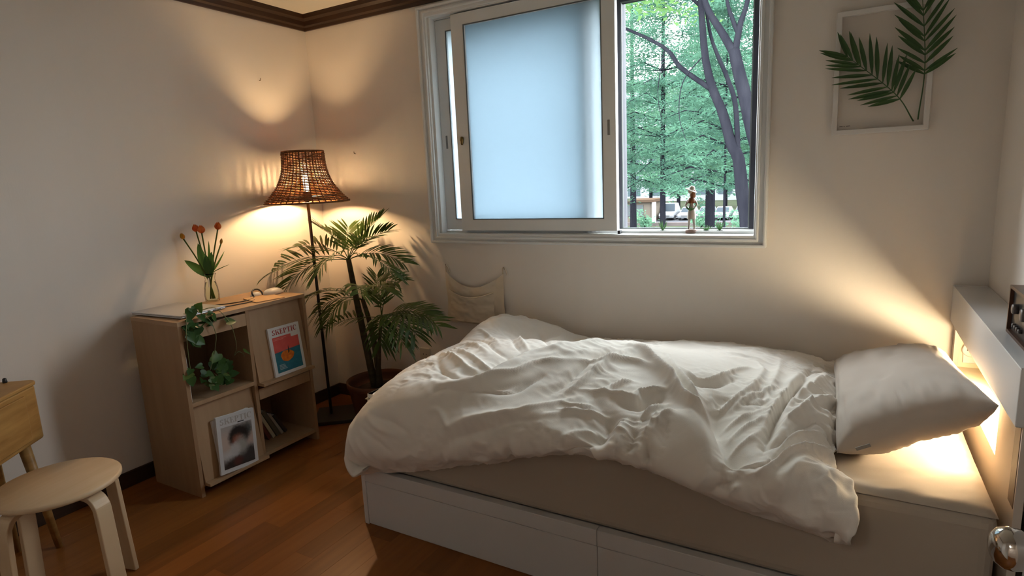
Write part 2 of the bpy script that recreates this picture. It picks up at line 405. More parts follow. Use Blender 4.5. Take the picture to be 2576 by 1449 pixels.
# ------------------------------------------------------------------ headboard
HX = 3.25
hb = thing('headboard', 'white headboard with a lit niche and flat top behind the pillow', 'headboard', (3.29, -.55, 0))
part('top_box', MB().box(3.236, RX-.002, -1.075, -.004, .752, .888), WHITELAM, hb, bevel=.003)
part('top_board', MB().box(3.2355, RX-.002, -1.075, -.036, .8881, .8895), WHITEGLOSS, hb)
pan = MB(); NY0, NY1, NZ0, NZ1 = -.845, -.045, .588, .727
pan.box(HX, HX+.016, -1.075, NY0, 0, .752); pan.box(HX, HX+.016, NY1, -.004, 0, .752)
pan.box(HX, HX+.016, NY0, NY1, 0, NZ0); pan.box(HX, HX+.016, NY0, NY1, NZ1, .752)
part('front_panel', pan, mat('pale_oak_laminate', (.60, .52, .44), .45, .4), hb)
nic = MB()
nic.box(HX+.0161, RX-.004, NY0, NY1, NZ0-.012, NZ0); nic.box(HX+.0161, RX-.004, NY0, NY1, NZ1, NZ1+.012)
nic.box(HX+.0161, RX-.004, NY0-.012, NY0, NZ0-.012, NZ1+.012); nic.box(HX+.0161, RX-.004, NY1, NY1+.012, NZ0-.012, NZ1+.012)
nic.box(RX-.012, RX-.004, NY0, NY1, NZ0, NZ1)
part('niche_box', nic, mat('niche_paint', (.80, .70, .52), .5, .3), hb, label='warmly lit recess')
part('light_strip', MB().box(RX-.017, RX-.0122, -.842, -.28, .640, .704), mat('warm_led', (1, .8, .5), emit=((1, .80, .52), LED_POWER)), hb, label='warm white light strip')
part('light_strip', MB().box(HX+.0165, HX+.0265, -.842, -.46, NZ1-.006, NZ1-.0005), MATS['warm_led'], hb, label='warm white light strip')
sk = part('outlet_plate', MB().box(HX+.028, RX-.02, NY1-.008, NY1-.0005, NZ0+.018, NZ1-.018), WHITEPL, hb, bevel=.003)
part('outlet_rim', MB().xf(Matrix()) .lathe([(.024, 0), (.026, .003), (.022, .004)], (0, 0, 0), 20).xf(Matrix.Translation((HX+.049, NY1-.008, .657)) @ Matrix.Rotation(PI/2, 4, 'X')), WHITEPL, sk, True)
for dx in (-.009, .009):
    part('outlet_hole', MB().lathe([(.003, 0), (.003, .0048)], (0, 0, 0), 10).xf(Matrix.Translation((HX+.049+dx, NY1-.008, .657)) @ Matrix.Rotation(PI/2, 4, 'X')), BLACKPL, sk)
part('end_block', MB().box(HX-.001, RX-.004, -1.068, -1.016, .553, .7519), mat('walnut_block', (.10, .055, .03), .5), hb, bevel=.002, label='dark wood end block')

# ------------------------------------------------------------------ pillow
def pillow_mesh(c00, c10, c11, c01, thick, nu=90, nv=64):
    """corners in order near-low, near-high, far-high, far-low; closed two-sided cushion with a seam"""
    c = [np.array(p, float) for p in (c00, c10, c11, c01)]
    def sheet(sign):
        u, v = np.meshgrid(np.linspace(-1, 1, nu), np.linspace(-1, 1, nv), indexing='ij')
        # pull the sides in between the corners
        uu = u*(1-.055*(1-v**2)**1.0*np.abs(u)**3); vv = v*(1-.05*(1-u**2)*np.abs(v)**3)
        a = (uu+1)/2; b = (vv+1)/2
        B = ((1-a)*(1-b))[..., None]*c[0]+(a*(1-b))[..., None]*c[1]+(a*b)[..., None]*c[2]+((1-a)*b)[..., None]*c[3]
        n = np.cross(c[1]-c[0], c[3]-c[0]); n = n/np.linalg.norm(n)
        prof = np.clip((1-np.abs(u)**3.4), 0, 1)**.55*np.clip((1-np.abs(v)**5.0), 0, 1)**.52
        q = np.stack([u*2.2+v*1.0, v*3.0-u, np.full_like(u, sign)], -1)
        q2 = np.stack([u*9, v*3.2, np.full_like(u, 4+sign)], -1)
        edge = np.clip(1-np.minimum(1-np.abs(u), 1-np.abs(v))*2.2, 0, 1)
        t = thick*prof*(1+.10*fbm(q, 5, 2))+.006*edge*fbm(q2, 9, 3)*np.clip(prof*1.5, 0, 1)
        return B+sign*n*t[..., None]
    A, Bm = sheet(1), sheet(-1)
    me = MB()
    for G in (A, Bm[::-1]):
        idx = np.arange(nu*nv).reshape(nu, nv)
        me.add([tuple(p) for p in G.reshape(-1, 3)], [tuple(r) for r in np.stack([idx[:-1, :-1], idx[1:, :-1], idx[1:, 1:], idx[:-1, 1:]], -1).reshape(-1, 4)])
    m = me.mesh('pillow')
    import bmesh
    bm = bmesh.new(); bm.from_mesh(m); bmesh.ops.remove_doubles(bm, verts=bm.verts, dist=.0006); bmesh.ops.recalc_face_normals(bm, faces=bm.faces); bm.to_mesh(m); bm.free()
    return m
pl_t = thing('pillow', 'plump cream pillow leaning against the lit headboard', 'pillow', (3.06, -.55, MZ))
PC = ((2.895, -.960, .572), (3.224, -.975, .765), (3.220, -.095, .655), (2.865, -.13, .578))
pmesh = pillow_mesh(*PC, .084)
pmesh.materials.append(PILLOWM)
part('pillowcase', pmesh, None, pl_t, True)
part('care_tag', MB().obox((2.955, -.972, .607), (.016, 0, .009), (0, .001, 0), (-.002, 0, .004)), mat('grey_tag', (.25, .23, .21), .7), pl_t)

# ------------------------------------------------------------------ duvet
def cr_surface(C, nu, nv):
    """Catmull-Rom tensor surface through the control net C (R,K,3)"""
    def basis(n, m):
        t = np.linspace(0, n-1-1e-9, m); k = t.astype(int); f = t-k; Wt = np.zeros((m, n))
        ws = [(-f+2*f**2-f**3)/2, (2-5*f**2+3*f**3)/2, (f+4*f**2-3*f**3)/2, (-f**2+f**3)/2]
        for d, w in zip((-1, 0, 1, 2), ws):
            j = np.clip(k+d, 0, n-1); np.add.at(Wt, (np.arange(m), j), w)
        return Wt
    A = basis(C.shape[0], nu); B = basis(C.shape[1], nv)
    return np.einsum('ar,rkc,bk->abc', A, C, B)
#      x        z at the columns y = -.06 -.15 -.30 -.45 -.65 -.85 -1.02 shoulder, then hem z
DY = [-.012, -.06, -.15, -.30, -.45, -.65, -.85, -1.02, -1.145, -1.172, -1.085]
DROWS = [
    (1.300, [.29, .29, .29, .29, .29, .29, .29, .29, .29], .29),
    (1.245, [.30, .31, .31, .31, .31, .31, .30, .28, .25], .235),
    (1.214, [.44, .46, .45, .43, .43, .42, .41, .35, .27], .20),
    (1.262, [.54, .590, .575, .55, .54, .535, .51, .43, .32], .21),
    (1.370, [.58, .655, .65, .62, .605, .60, .58, .50, .36], .24),
    (1.600, [.57, .638, .60, .635, .655, .65, .61, .53, .40], .305),
    (1.860, [.55, .588, .595, .645, .67, .66, .62, .55, .46], .390),
    (2.130, [.55, .600, .615, .655, .68, .67, .63, .58, .52], .470),
    (2.400, [.57, .622, .640, .655, .665, .65, .62, .59, .54], .505),
    (2.600, [.57, .617, .635, .640, .64, .62, .61, .58, .50], .435),
    (2.780, [.56, .588, .605, .615, .62, .61, .60, .57, .49], .405),
    (2.895, [.548, .565, .582, .597, .605, .60, .59, .55, .46], .385),
    (2.938, [.545, .550, .562, .570, .575, .57, .56, .52, .45], .385),
    (2.900, [.543, .545, .548, .548, .548, .548, .548, .50, .44], .40),
]
def duvet_net():
    C = np.zeros((len(DROWS), len(DY), 3))
    for i, (x, zs, hem) in enumerate(DROWS):
        z = [min(.543, zs[0])]+zs+[hem]
        for j, y in enumerate(DY):
            C[i, j] = (x-(.045 if (i >= len(DROWS)-3 and j <= 7) else 0)+(.045 if (i <= 2 and j >= 8) else 0), y, z[j])
    return C
# creases measured on the cloth: (points on the surface, height, half width)
FOLDS = [
    ([(1.437,-1.055,0.58),(1.585,-1.047,0.597),(1.739,-1.01,0.62),(1.85,-0.928,0.646),(1.95,-0.846,0.665),(2.115,-0.716,0.681),(2.231,-0.541,0.669)], 0.02, 0.085),
    ([(1.631,-0.945,0.636),(1.764,-0.919,0.646),(1.813,-0.798,0.664),(1.925,-0.706,0.674)], -0.022, 0.055),
    ([(1.379,-0.287,0.652),(1.447,-0.239,0.649),(1.585,-0.215,0.626)], 0.016, 0.05),
    ([(1.691,-1.161,0.511),(1.875,-1.155,0.54),(2.026,-1.131,0.58),(2.14,-1.09,0.607)], 0.014, 0.06),
    ([(2.283,-1.018,0.626),(2.283,-1.109,0.603),(2.257,-1.17,0.564)], -0.016, 0.05),
    ([(2.204,-0.604,0.676),(2.308,-0.686,0.672),(2.435,-0.856,0.645),(2.52,-0.971,0.621),(2.581,-1.055,0.606),(2.616,-1.144,0.58)], 0.022, 0.04),
    ([(2.425,-1.09,0.606),(2.465,-1.055,0.611),(2.52,-1.076,0.606),(2.572,-1.144,0.582)], 0.018, 0.06),
    ([(2.555,-0.798,0.632),(2.59,-0.962,0.615),(2.653,-1.109,0.593),(2.687,-1.158,0.564)], -0.024, 0.055),
    ([(2.85,-0.389,0.592),(2.806,-0.727,0.614),(2.764,-0.945,0.607)], 0.014, 0.045),
    ([(2.748,-1.055,0.598),(2.793,-0.954,0.605),(2.85,-0.837,0.601),(2.883,-0.837,0.583)], 0.016, 0.045),
    ([(2.738,-1.173,0.533),(2.803,-1.148,0.565),(2.87,-1.103,0.574)], 0.014, 0.06),
    ([(1.447,-1.115,0.546),(1.631,-1.096,0.575),(1.727,-1.055,0.601),(1.813,-0.987,0.63),(1.838,-0.91,0.649),(1.875,-0.818,0.665),(1.975,-0.737,0.676),(2.077,-0.625,0.678),(2.127,-0.491,0.662),(2.191,-0.287,0.619)], 0.022, 0.05),
    ([(1.573,-1.003,0.614),(1.691,-1.003,0.622),(1.776,-0.971,0.634),(1.813,-0.91,0.649),(1.826,-0.818,0.663),(1.875,-0.727,0.671),(1.988,-0.686,0.677)], -0.02, 0.035),
    ([(1.371,-0.706,0.604),(1.562,-0.937,0.631),(1.679,-0.987,0.627)], -0.009, 0.0106),
    ([(1.363,-0.675,0.602),(1.526,-0.808,0.642),(1.655,-0.901,0.647),(1.727,-0.919,0.646)], 0.009, 0.0106),
    ([(1.416,-0.716,0.618),(1.515,-0.747,0.642),(1.643,-0.827,0.657),(1.739,-0.883,0.653),(1.813,-0.865,0.657)], 0.0081, 0.0092),
    ([(1.388,-0.562,0.615),(1.526,-0.645,0.643),(1.679,-0.778,0.662)], 0.0072, 0.0086),
    ([(1.342,-0.463,0.61),(1.492,-0.531,0.634),(1.667,-0.716,0.663),(1.776,-0.788,0.665)], -0.0063, 0.0086),
    ([(1.363,-0.36,0.637),(1.458,-0.428,0.631),(1.667,-0.665,0.662)], 0.0072, 0.0092),
    ([(1.538,-0.295,0.612),(1.715,-0.572,0.658),(1.813,-0.696,0.669)], 0.0072, 0.0079),
    ([(1.526,-0.346,0.617),(1.703,-0.614,0.662),(1.789,-0.716,0.668)], -0.0072, 0.0079),
    ([(1.573,-0.223,0.625),(1.643,-0.255,0.603),(1.838,-0.572,0.663),(1.938,-0.665,0.674)], -0.0072, 0.0119),
    ([(1.838,-0.521,0.657),(1.938,-0.583,0.669),(2.026,-0.614,0.676),(2.089,-0.583,0.675)], -0.0072, 0.0092),
    ([(1.752,-1.161,0.517),(1.826,-1.144,0.548),(1.925,-1.131,0.569),(2.013,-1.109,0.591),(2.089,-1.055,0.618),(2.152,-1.003,0.635)], 0.0126, 0.0172),
    ([(1.776,-1.172,0.493),(1.875,-1.161,0.531),(1.988,-1.144,0.566),(2.089,-1.126,0.589)], -0.009, 0.0185),
    ([(1.655,-1.131,0.55),(1.703,-1.131,0.553),(1.752,-1.155,0.528),(1.776,-1.161,0.52)], 0.0072, 0.0092),
    ([(1.631,-1.103,0.571),(1.679,-1.076,0.589),(1.776,-1.062,0.6),(1.875,-1.025,0.619),(1.938,-0.979,0.637)], -0.0081, 0.0145),
    ([(1.776,-1.04,0.609),(1.826,-0.995,0.628),(1.9,-0.945,0.644),(1.95,-0.874,0.661),(2.051,-0.827,0.672)], 0.0081, 0.0099),
    ([(1.838,-1.047,0.608),(1.925,-1.025,0.621),(1.963,-0.971,0.64),(2.001,-0.91,0.657)], -0.0081, 0.0106),
    ([(1.85,-1.033,0.615),(1.888,-1.033,0.616),(1.938,-1.018,0.624)], 0.0063, 0.0066),
    ([(2.089,-1.01,0.633),(2.127,-0.945,0.651),(2.152,-0.856,0.669),(2.178,-0.747,0.678),(2.204,-0.645,0.678)], 0.0108, 0.0119),
    ([(2.051,-1.003,0.634),(2.089,-0.919,0.657),(2.115,-0.808,0.675),(2.152,-0.716,0.68)], -0.009, 0.0119),
    ([(2.077,-0.818,0.674),(2.14,-0.788,0.676),(2.218,-0.727,0.677),(2.283,-0.727,0.672),(2.369,-0.798,0.659)], 0.009, 0.0106),
    ([(2.152,-0.962,0.646),(2.218,-0.945,0.648),(2.244,-0.91,0.654),(2.27,-0.874,0.659),(2.296,-0.856,0.66)], 0.009, 0.0086),
    ([(2.204,-0.954,0.647),(2.27,-0.945,0.645),(2.333,-0.962,0.636),(2.333,-0.928,0.644),(2.381,-0.892,0.646),(2.414,-0.892,0.643)], 0.0126, 0.0099),
    ([(2.27,-0.979,0.637),(2.346,-0.995,0.628),(2.392,-0.945,0.635),(2.425,-0.919,0.637)], -0.0162, 0.0185),
    ([(2.115,-1.076,0.611),(2.191,-1.062,0.617),(2.244,-1.047,0.62),(2.283,-1.04,0.621)], 0.009, 0.0092),
    ([(2.115,-1.04,0.624),(2.178,-1.04,0.624),(2.218,-1.018,0.629)], 0.0063, 0.0066),
    ([(2.204,-0.987,0.638),(2.283,-1.062,0.615),(2.283,-1.131,0.595),(2.257,-1.172,0.562),(2.204,-1.165,0.522)], -0.016, 0.03),
    ([(2.308,-1.01,0.627),(2.333,-1.109,0.603),(2.321,-1.17,0.567),(2.257,-1.17,0.533)], 0.012, 0.03),
    ([(2.381,-1.018,0.621),(2.381,-1.103,0.604),(2.381,-1.161,0.579),(2.358,-1.172,0.541)], -0.0144, 0.0172),
    ([(2.381,-1.12,0.599),(2.381,-1.062,0.613),(2.403,-1.018,0.62),(2.435,-0.971,0.628)], 0.0126, 0.0106),
    ([(2.425,-1.136,0.594),(2.435,-1.17,0.567),(2.435,-1.175,0.544)], -0.0144, 0.0079),
    ([(2.435,-1.126,0.597),(2.445,-1.076,0.608),(2.474,-1.025,0.616)], 0.0108, 0.0119),
    ([(2.414,-1.131,0.596),(2.425,-1.076,0.609),(2.435,-1.033,0.616)], 0.009, 0.0079),
    ([(1.988,-1.176,0.509),(1.988,-1.161,0.477),(1.963,-1.103,0.434)], -0.009, 0.0106),
    ([(2.039,-1.152,0.565),(2.039,-1.175,0.527),(2.013,-1.157,0.48)], 0.008, 0.03),
    ([(2.127,-1.144,0.58),(2.178,-1.158,0.573),(2.191,-1.175,0.545)], 0.008, 0.03),
    ([(1.85,-1.172,0.504),(1.801,-1.176,0.471),(1.727,-1.161,0.409)], 0.006, 0.03),
    ([(1.349,-1.14,0.499),(1.437,-1.166,0.469),(1.526,-1.172,0.457)], 0.0054, 0.0132),
    ([(1.342,-1.163,0.454),(1.426,-1.175,0.422),(1.492,-1.173,0.388)], -0.0045, 0.0132),
    ([(1.379,-1.144,0.504),(1.492,-1.158,0.497),(1.573,-1.168,0.478)], -0.0045, 0.0119),
    ([(1.317,-1.172,0.415),(1.363,-1.172,0.359),(1.397,-1.142,0.312)], 0.0045, 0.0132),
    ([(2.165,-0.593,0.676),(2.257,-0.645,0.675),(2.333,-0.737,0.668),(2.414,-0.846,0.649),(2.455,-0.919,0.634),(2.511,-0.987,0.619),(2.564,-1.003,0.614),(2.608,-1.076,0.602),(2.634,-1.14,0.582),(2.643,-1.172,0.54)], 0.0198, 0.0119),
    ([(2.321,-0.562,0.667),(2.392,-0.716,0.663),(2.455,-0.827,0.645),(2.52,-0.91,0.626),(2.555,-0.979,0.617)], 0.0144, 0.0092),
    ([(2.283,-0.593,0.671),(2.369,-0.727,0.665),(2.435,-0.837,0.647),(2.502,-0.928,0.627),(2.546,-0.987,0.617)], -0.0144, 0.0106),
    ([(2.546,-0.865,0.626),(2.581,-1.01,0.612),(2.634,-1.115,0.592),(2.661,-1.161,0.561)], -0.026, 0.03),
    ([(2.502,-1.003,0.618),(2.555,-1.062,0.606),(2.599,-1.14,0.583),(2.616,-1.166,0.555)], 0.012, 0.03),
    ([(2.369,-0.655,0.667),(2.445,-0.727,0.657),(2.493,-0.747,0.648),(2.537,-0.686,0.646),(2.572,-0.583,0.645),(2.608,-0.521,0.64)], 0.0108, 0.0092),
    ([(2.425,-0.758,0.657),(2.493,-0.768,0.646),(2.546,-0.737,0.64),(2.59,-0.645,0.641)], -0.009, 0.0106),
    ([(2.529,-0.788,0.637),(2.555,-0.865,0.625),(2.581,-0.856,0.622),(2.626,-0.758,0.627),(2.653,-0.665,0.633)], 0.009, 0.0086),
    ([(2.599,-0.874,0.618),(2.626,-0.818,0.621),(2.663,-0.747,0.625),(2.708,-0.665,0.628)], 0.0072, 0.0079),
    ([(2.626,-0.818,0.621),(2.663,-0.818,0.618),(2.699,-0.798,0.618)], -0.0054, 0.0066),
    ([(2.599,-0.954,0.615),(2.644,-0.901,0.614),(2.69,-0.856,0.614)], 0.0063, 0.0066),
    ([(2.626,-1.01,0.61),(2.663,-0.945,0.612),(2.708,-0.892,0.611)], 0.0063, 0.0066),
    ([(2.635,-1.069,0.602),(2.672,-1.025,0.606),(2.708,-0.962,0.609)], 0.0054, 0.0066),
    ([(2.617,-0.412,0.638),(2.653,-0.541,0.635),(2.644,-0.716,0.63),(2.626,-0.818,0.621)], 0.0081, 0.0132),
    ([(2.788,-0.481,0.615),(2.756,-0.716,0.62),(2.733,-0.883,0.611),(2.725,-0.987,0.607),(2.724,-1.083,0.595)], -0.0198, 0.0145),
    ([(2.763,-0.463,0.618),(2.741,-0.706,0.622),(2.717,-0.865,0.612),(2.717,-0.971,0.608)], 0.0126, 0.0132),
    ([(2.842,-0.374,0.593),(2.81,-0.645,0.616),(2.776,-0.788,0.614),(2.749,-0.901,0.609)], 0.0126, 0.0145),
    ([(2.69,-0.331,0.625),(2.699,-0.562,0.63),(2.69,-0.727,0.625)], 0.0072, 0.0132),
    ([(2.806,-0.263,0.595),(2.776,-0.541,0.619),(2.756,-0.727,0.62)], -0.009, 0.0119),
    ([(2.749,-1.025,0.601),(2.764,-0.945,0.607),(2.797,-0.883,0.607),(2.833,-0.747,0.609),(2.874,-0.675,0.593),(2.892,-0.758,0.575)], 0.0144, 0.0132),
    ([(2.755,-1.083,0.593),(2.782,-1.018,0.6),(2.821,-0.962,0.602),(2.857,-0.945,0.593),(2.885,-0.962,0.573)], 0.009, 0.0079),
    ([(2.716,-1.04,0.601),(2.756,-1.047,0.598),(2.797,-0.962,0.604),(2.835,-0.892,0.603),(2.875,-0.91,0.585),(2.89,-0.962,0.567)], -0.009, 0.0079),
    ([(2.696,-1.161,0.56),(2.738,-1.148,0.571),(2.782,-1.096,0.588),(2.821,-1.04,0.594),(2.871,-0.995,0.582),(2.893,-1.018,0.561)], 0.0144, 0.0086),
    ([(2.696,-1.144,0.576),(2.747,-1.12,0.585),(2.793,-1.04,0.596),(2.842,-0.987,0.596)], -0.009, 0.0086),
    ([(2.625,-1.126,0.589),(2.67,-1.136,0.582),(2.714,-1.131,0.583),(2.739,-1.115,0.587)], 0.0072, 0.0073),
    ([(2.634,-1.148,0.576),(2.661,-1.152,0.572),(2.688,-1.152,0.571)], 0.0072, 0.0066),
    ([(2.652,-1.174,0.504),(2.67,-1.174,0.53),(2.679,-1.173,0.535)], 0.0108, 0.0079),
    ([(2.634,-1.175,0.509),(2.652,-1.174,0.531),(2.679,-1.163,0.556)], -0.0108, 0.0092),
    ([(2.634,-1.161,0.562),(2.634,-1.175,0.527),(2.608,-1.168,0.492)], -0.0108, 0.0132),
    ([(2.608,-1.161,0.563),(2.59,-1.174,0.535),(2.564,-1.168,0.5)], 0.009, 0.0145),
    ([(2.722,-1.173,0.534),(2.768,-1.166,0.548),(2.808,-1.136,0.573),(2.865,-1.09,0.578)], 0.008, 0.03),
    ([(2.746,-1.175,0.506),(2.789,-1.174,0.524),(2.846,-1.158,0.548)], -0.006, 0.03),
    ([(2.898,-1.062,0.56),(2.922,-1.115,0.543),(2.937,-1.148,0.522)], 0.009, 0.0132),
    ([(2.878,-1.069,0.574),(2.893,-1.14,0.554),(2.902,-1.168,0.517)], 0.006, 0.03),
    ([(2.926,-1.175,0.48),(2.929,-1.174,0.462),(2.93,-1.165,0.442)], 0.0072, 0.0066),
]
def seg_dist(P, a, b):
    ab = b-a; t = np.clip(((P-a)@ab)/(ab@ab+1e-12), 0, 1)
    return np.linalg.norm(P-(a+t[..., None]*ab), axis=-1), t
def crease(P, N):
    D = np.zeros(P.shape[:-1])
    for pts, amp, w in FOLDS:
        pts = [np.array(p) for p in bez(pts, 3*len(pts))]; nS = len(pts)-1
        lo = np.min(pts, 0)-3*w; hi = np.max(pts, 0)+3*w
        m = np.all((P > lo) & (P < hi), -1)
        if not m.any(): continue
        Q = P[m]; best = np.full(len(Q), 1e9); par = np.zeros(len(Q))
        for k in range(nS):
            d, t = seg_dist(Q, pts[k], pts[k+1]); c = d < best; best[c] = d[c]; par[c] = (k+t[c])/nS
        taper = np.clip(np.sin(PI*np.clip(par, .02, .98)), 0, 1)**.55
        D[m] += amp*taper*np.exp(-(best/w)**1.5)
    return D
def grid_normals(P):
    n = np.cross(np.gradient(P, axis=0), np.gradient(P, axis=1)); n /= np.linalg.norm(n, axis=-1, keepdims=True)+1e-9
    return n if np.median(n[..., 2]) > 0 else -n
DU, DV = 460, 320
DP = cr_surface(duvet_net(), DU, DV)
DN = grid_normals(DP)
dsp = crease(DP, DN)*2.0
rid = lambda q, sd: 1-2*np.abs(vnoise(q, sd))            # sharp-crested wrinkles
q1 = np.stack([DP[..., 0]*5+DP[..., 1]*4, DP[..., 1]*9-DP[..., 0]*5+1.5*vnoise(DP*4, 6), DP[..., 2]*6], -1)
q2 = np.stack([DP[..., 0]*16-DP[..., 1]*9, DP[..., 1]*24+DP[..., 0]*10+1.2*vnoise(DP*9, 7), DP[..., 2]*14], -1)
msk = np.clip(.5+.8*vnoise(DP*4.5, 11), 0, 1)
dsp += .006*fbm(DP*3.2, 4, 2)+.0065*rid(q1, 2)+.0070*rid(q2, 8)*msk+.0042*rid(q2*2.1, 9)*msk
fade = np.clip(np.minimum(np.arange(DV)[None, :]/10, (DV-1-np.arange(DV))[None, :]/6), 0, 1)
DP = DP+DN*(dsp*fade)[..., None]
on_top = (DP[..., 1] > MY0+.01) & (DP[..., 0] > MX0+.01)
DP[..., 2] = np.where(on_top, np.maximum(DP[..., 2], MZ+.004), DP[..., 2])
DP[..., 1] = np.minimum(DP[..., 1], -.004)
duvet = thing('duvet', 'rumpled cream linen duvet spread over the bed', 'duvet', (2.1, -.6, MZ))
dme = grid_mesh('duvet_cover', DP); dme.materials.append(DUVETM)
part('duvet_cover', dme, None, duvet)

# ------------------------------------------------------------------ magazine rack (2 x 2 cells)
SX0, SX1, SY0, SY1, SH = .075, .431, -1.266, -.581, .806
T = .018; SYM = -.925
rack = thing('magazine_rack', 'beech laminate magazine rack with two flip doors against the left wall', 'shelf', (.25, -.92, 0))
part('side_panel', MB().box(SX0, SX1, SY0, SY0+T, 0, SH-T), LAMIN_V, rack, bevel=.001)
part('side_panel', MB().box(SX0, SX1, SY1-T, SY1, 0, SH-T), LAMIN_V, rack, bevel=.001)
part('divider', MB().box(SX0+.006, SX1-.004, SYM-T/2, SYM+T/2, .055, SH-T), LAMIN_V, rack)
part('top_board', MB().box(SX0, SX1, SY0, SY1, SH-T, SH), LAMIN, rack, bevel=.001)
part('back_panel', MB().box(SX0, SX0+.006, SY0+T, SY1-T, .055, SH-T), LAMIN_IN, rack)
yl0, yl1, yr0, yr1 = SY0+T, SYM-T/2, SYM+T/2, SY1-T
for y0, y1 in ((yl0, yl1), (yr0, yr1)):
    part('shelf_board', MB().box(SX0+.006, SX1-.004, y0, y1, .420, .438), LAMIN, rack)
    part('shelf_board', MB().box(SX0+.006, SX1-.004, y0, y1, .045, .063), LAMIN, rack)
# open cells: the flap is pushed in, only its rail shows
part('front_rail', MB().box(SX1-.018, SX1-.002, yl0+.002, yl1-.002, .718, .776), LAMIN, rack, bevel=.001)
part('flap', MB().box(SX0+.02, SX1-.019, yl0+.004, yl1-.004, .758, .768), LAMIN, rack)
part('front_rail', MB().box(SX1-.018, SX1-.002, yr0+.002, yr1-.002, .338, .392), LAMIN, rack, bevel=.001)
part('flap', MB().box(SX0+.02, SX1-.019, yr0+.004, yr1-.004, .378, .388), LAMIN, rack)
def flip_door(y0, y1, z0, z1):
    """door leaning out at the foot, with a ledge"""
    m = MB(); n = Vector((z1-z0, 0, .035)).normalized()
    a0, a1 = Vector((SX1+.008, 0, z0)), Vector((SX1-.030, 0, z1))
    m.prism([(a0.x, y0, a0.z), (a1.x, y0, a1.z), (a1.x-.014, y0, a1.z), (a0.x-.014, y0, a0.z)], (0, y1-y0, 0))
    d = part('flip_door', m, LAMIN, rack, bevel=.001)
    part('ledge', MB().box(SX1-.008, SX1+.040, y0, y1+.006, z0-.014, z0), LAMIN, d, bevel=.001)
    return n
flip_door(yr0+.003, yr1-.003, .424, .782)
flip_door(yl0+.003, yl1-.003, .066, .418)

# ------------------------------------------------------------------ printed magazines
def arc(cx, cy, rx, ry, a0, a1, t0, t1, n=10):
    """thick arc as quads; thickness swings from t0 (ends) to t1 (middle)"""
    out = []
    pr = None
    for i in range(n+1):
        a = math.radians(a0+(a1-a0)*i/n); w = t0+(t1-t0)*math.sin(PI*i/n)
        o = (cx+rx*math.cos(a), cy+ry*math.sin(a)); k = (cx+(rx-w)*math.cos(a), cy+(ry-w*.6)*math.sin(a))
        if pr: out.append([pr[0], o, k, pr[1]])
        pr = (o, k)
    return out
def R(x0, y0, x1, y1): return [[(x0, y0), (x1, y0), (x1, y1), (x0, y1)]]
SER = .055
GLYPH = {
 'S': (.62, arc(.32, .74, .25, .26, 20, 270, .09, .2)+arc(.30, .27, .27, .27, -170, 90, .09, .2)+R(.50, .68, .56, .98)+R(.04, .02, .10, .32)),
 'K': (.86, R(.12, 0, .32, 1)+R(.02, 0, .42, SER)+R(.02, 1-SER, .42, 1)+[[(.32, .42), (.38, .36), (.76, .97), (.68, .97)], [(.40, .55), (.56, .66), (.88, 0), (.64, 0)]]+R(.56, 1-SER, .84, 1)+R(.56, 0, .90, SER)),
 'E': (.70, R(.12, 0, .32, 1)+R(.02, 0, .62, SER)+R(.02, 1-SER, .60, 1)+R(.3, .48, .50, .54)+R(.47, .38, .52, .64)+R(.56, 0, .64, .28)+R(.54, .74, .61, 1)),
 'P': (.74, R(.12, 0, .32, 1)+R(.02, 0, .44, SER)+R(.02, 1-SER, .40, 1)+arc(.36, .73, .32, .27, -90, 90, .06, .2)),
 'T': (.76, R(.28, 0, .48, 1)+R(.18, 0, .58, SER)+R(.02, 1-SER, .74, 1)+R(.02, .72, .07, 1)+R(.69, .72, .74, 1)),
 'I': (.44, R(.12, 0, .32, 1)+R(.02, 0, .42, SER)+R(.02, 1-SER, .42, 1)),
 'C': (.74, arc(.40, .50, .37, .51, 42, 318, .06, .22, 16)+R(.66, .66, .72, .98)),
}
def masthead(parent, M, x0, y0, w, h, m, lift):
    """the letters SKEPTIC set in the cover plane (local x right, y up)"""
    adv = sum(GLYPH[c][0] for c in 'SKEPTIC'); sc = w/adv; x = x0
    for c in 'SKEPTIC':
        mb = MB()
        for poly in GLYPH[c][1]:
            mb.poly([M @ Vector((x+px*sc, y0+py*h, lift)) for px, py in poly])
        part('letter', mb, m, parent); x += GLYPH[c][0]*sc
def magazine(name, label, corner, ydir, up, w, h, t, mats):
    """corner: lower left of the cover; ydir: to the right along the cover; up: up the cover"""
    e1 = Vector(ydir).normalized(); e2 = Vector(up).normalized(); e3 = e1.cross(e2).normalized()
    M = Matrix(((e1.x, e2.x, e3.x, corner[0]), (e1.y, e2.y, e3.y, corner[1]), (e1.z, e2.z, e3.z, corner[2]), (0, 0, 0, 1)))
    th = thing(name, label, 'magazine', tuple(M @ Vector((w/2, 0, -t/2))), 'magazines displayed on the rack doors')
    part('pages', MB().box(.001, w-.002, .002, h-.002, -t+.0008, -.0008).xf(M), PAPER, th)
    part('back_cover', MB().box(0, w, 0, h, -t, -t+.0008).xf(M), PAPER, th)
    part('spine', MB().box(-.0006, 0, 0, h, -t, 0).xf(M), mats[0], th)
    cv = part('cover', MB().box(0, w, 0, h, -.0008, 0).xf(M), mats[0], th)
    return th, cv, M
def rect(M, x0, x1, y0, y1, lift): return MB().poly([M @ Vector(p) for p in ((x0, y0, lift), (x1, y0, lift), (x1, y1, lift), (x0, y1, lift))])
COVER = mat('glossy_white_cover', (.74, .73, .73), .35, .45)
lean = Vector((-.038, 0, .358)).normalized()
MW, MH = .188, .245
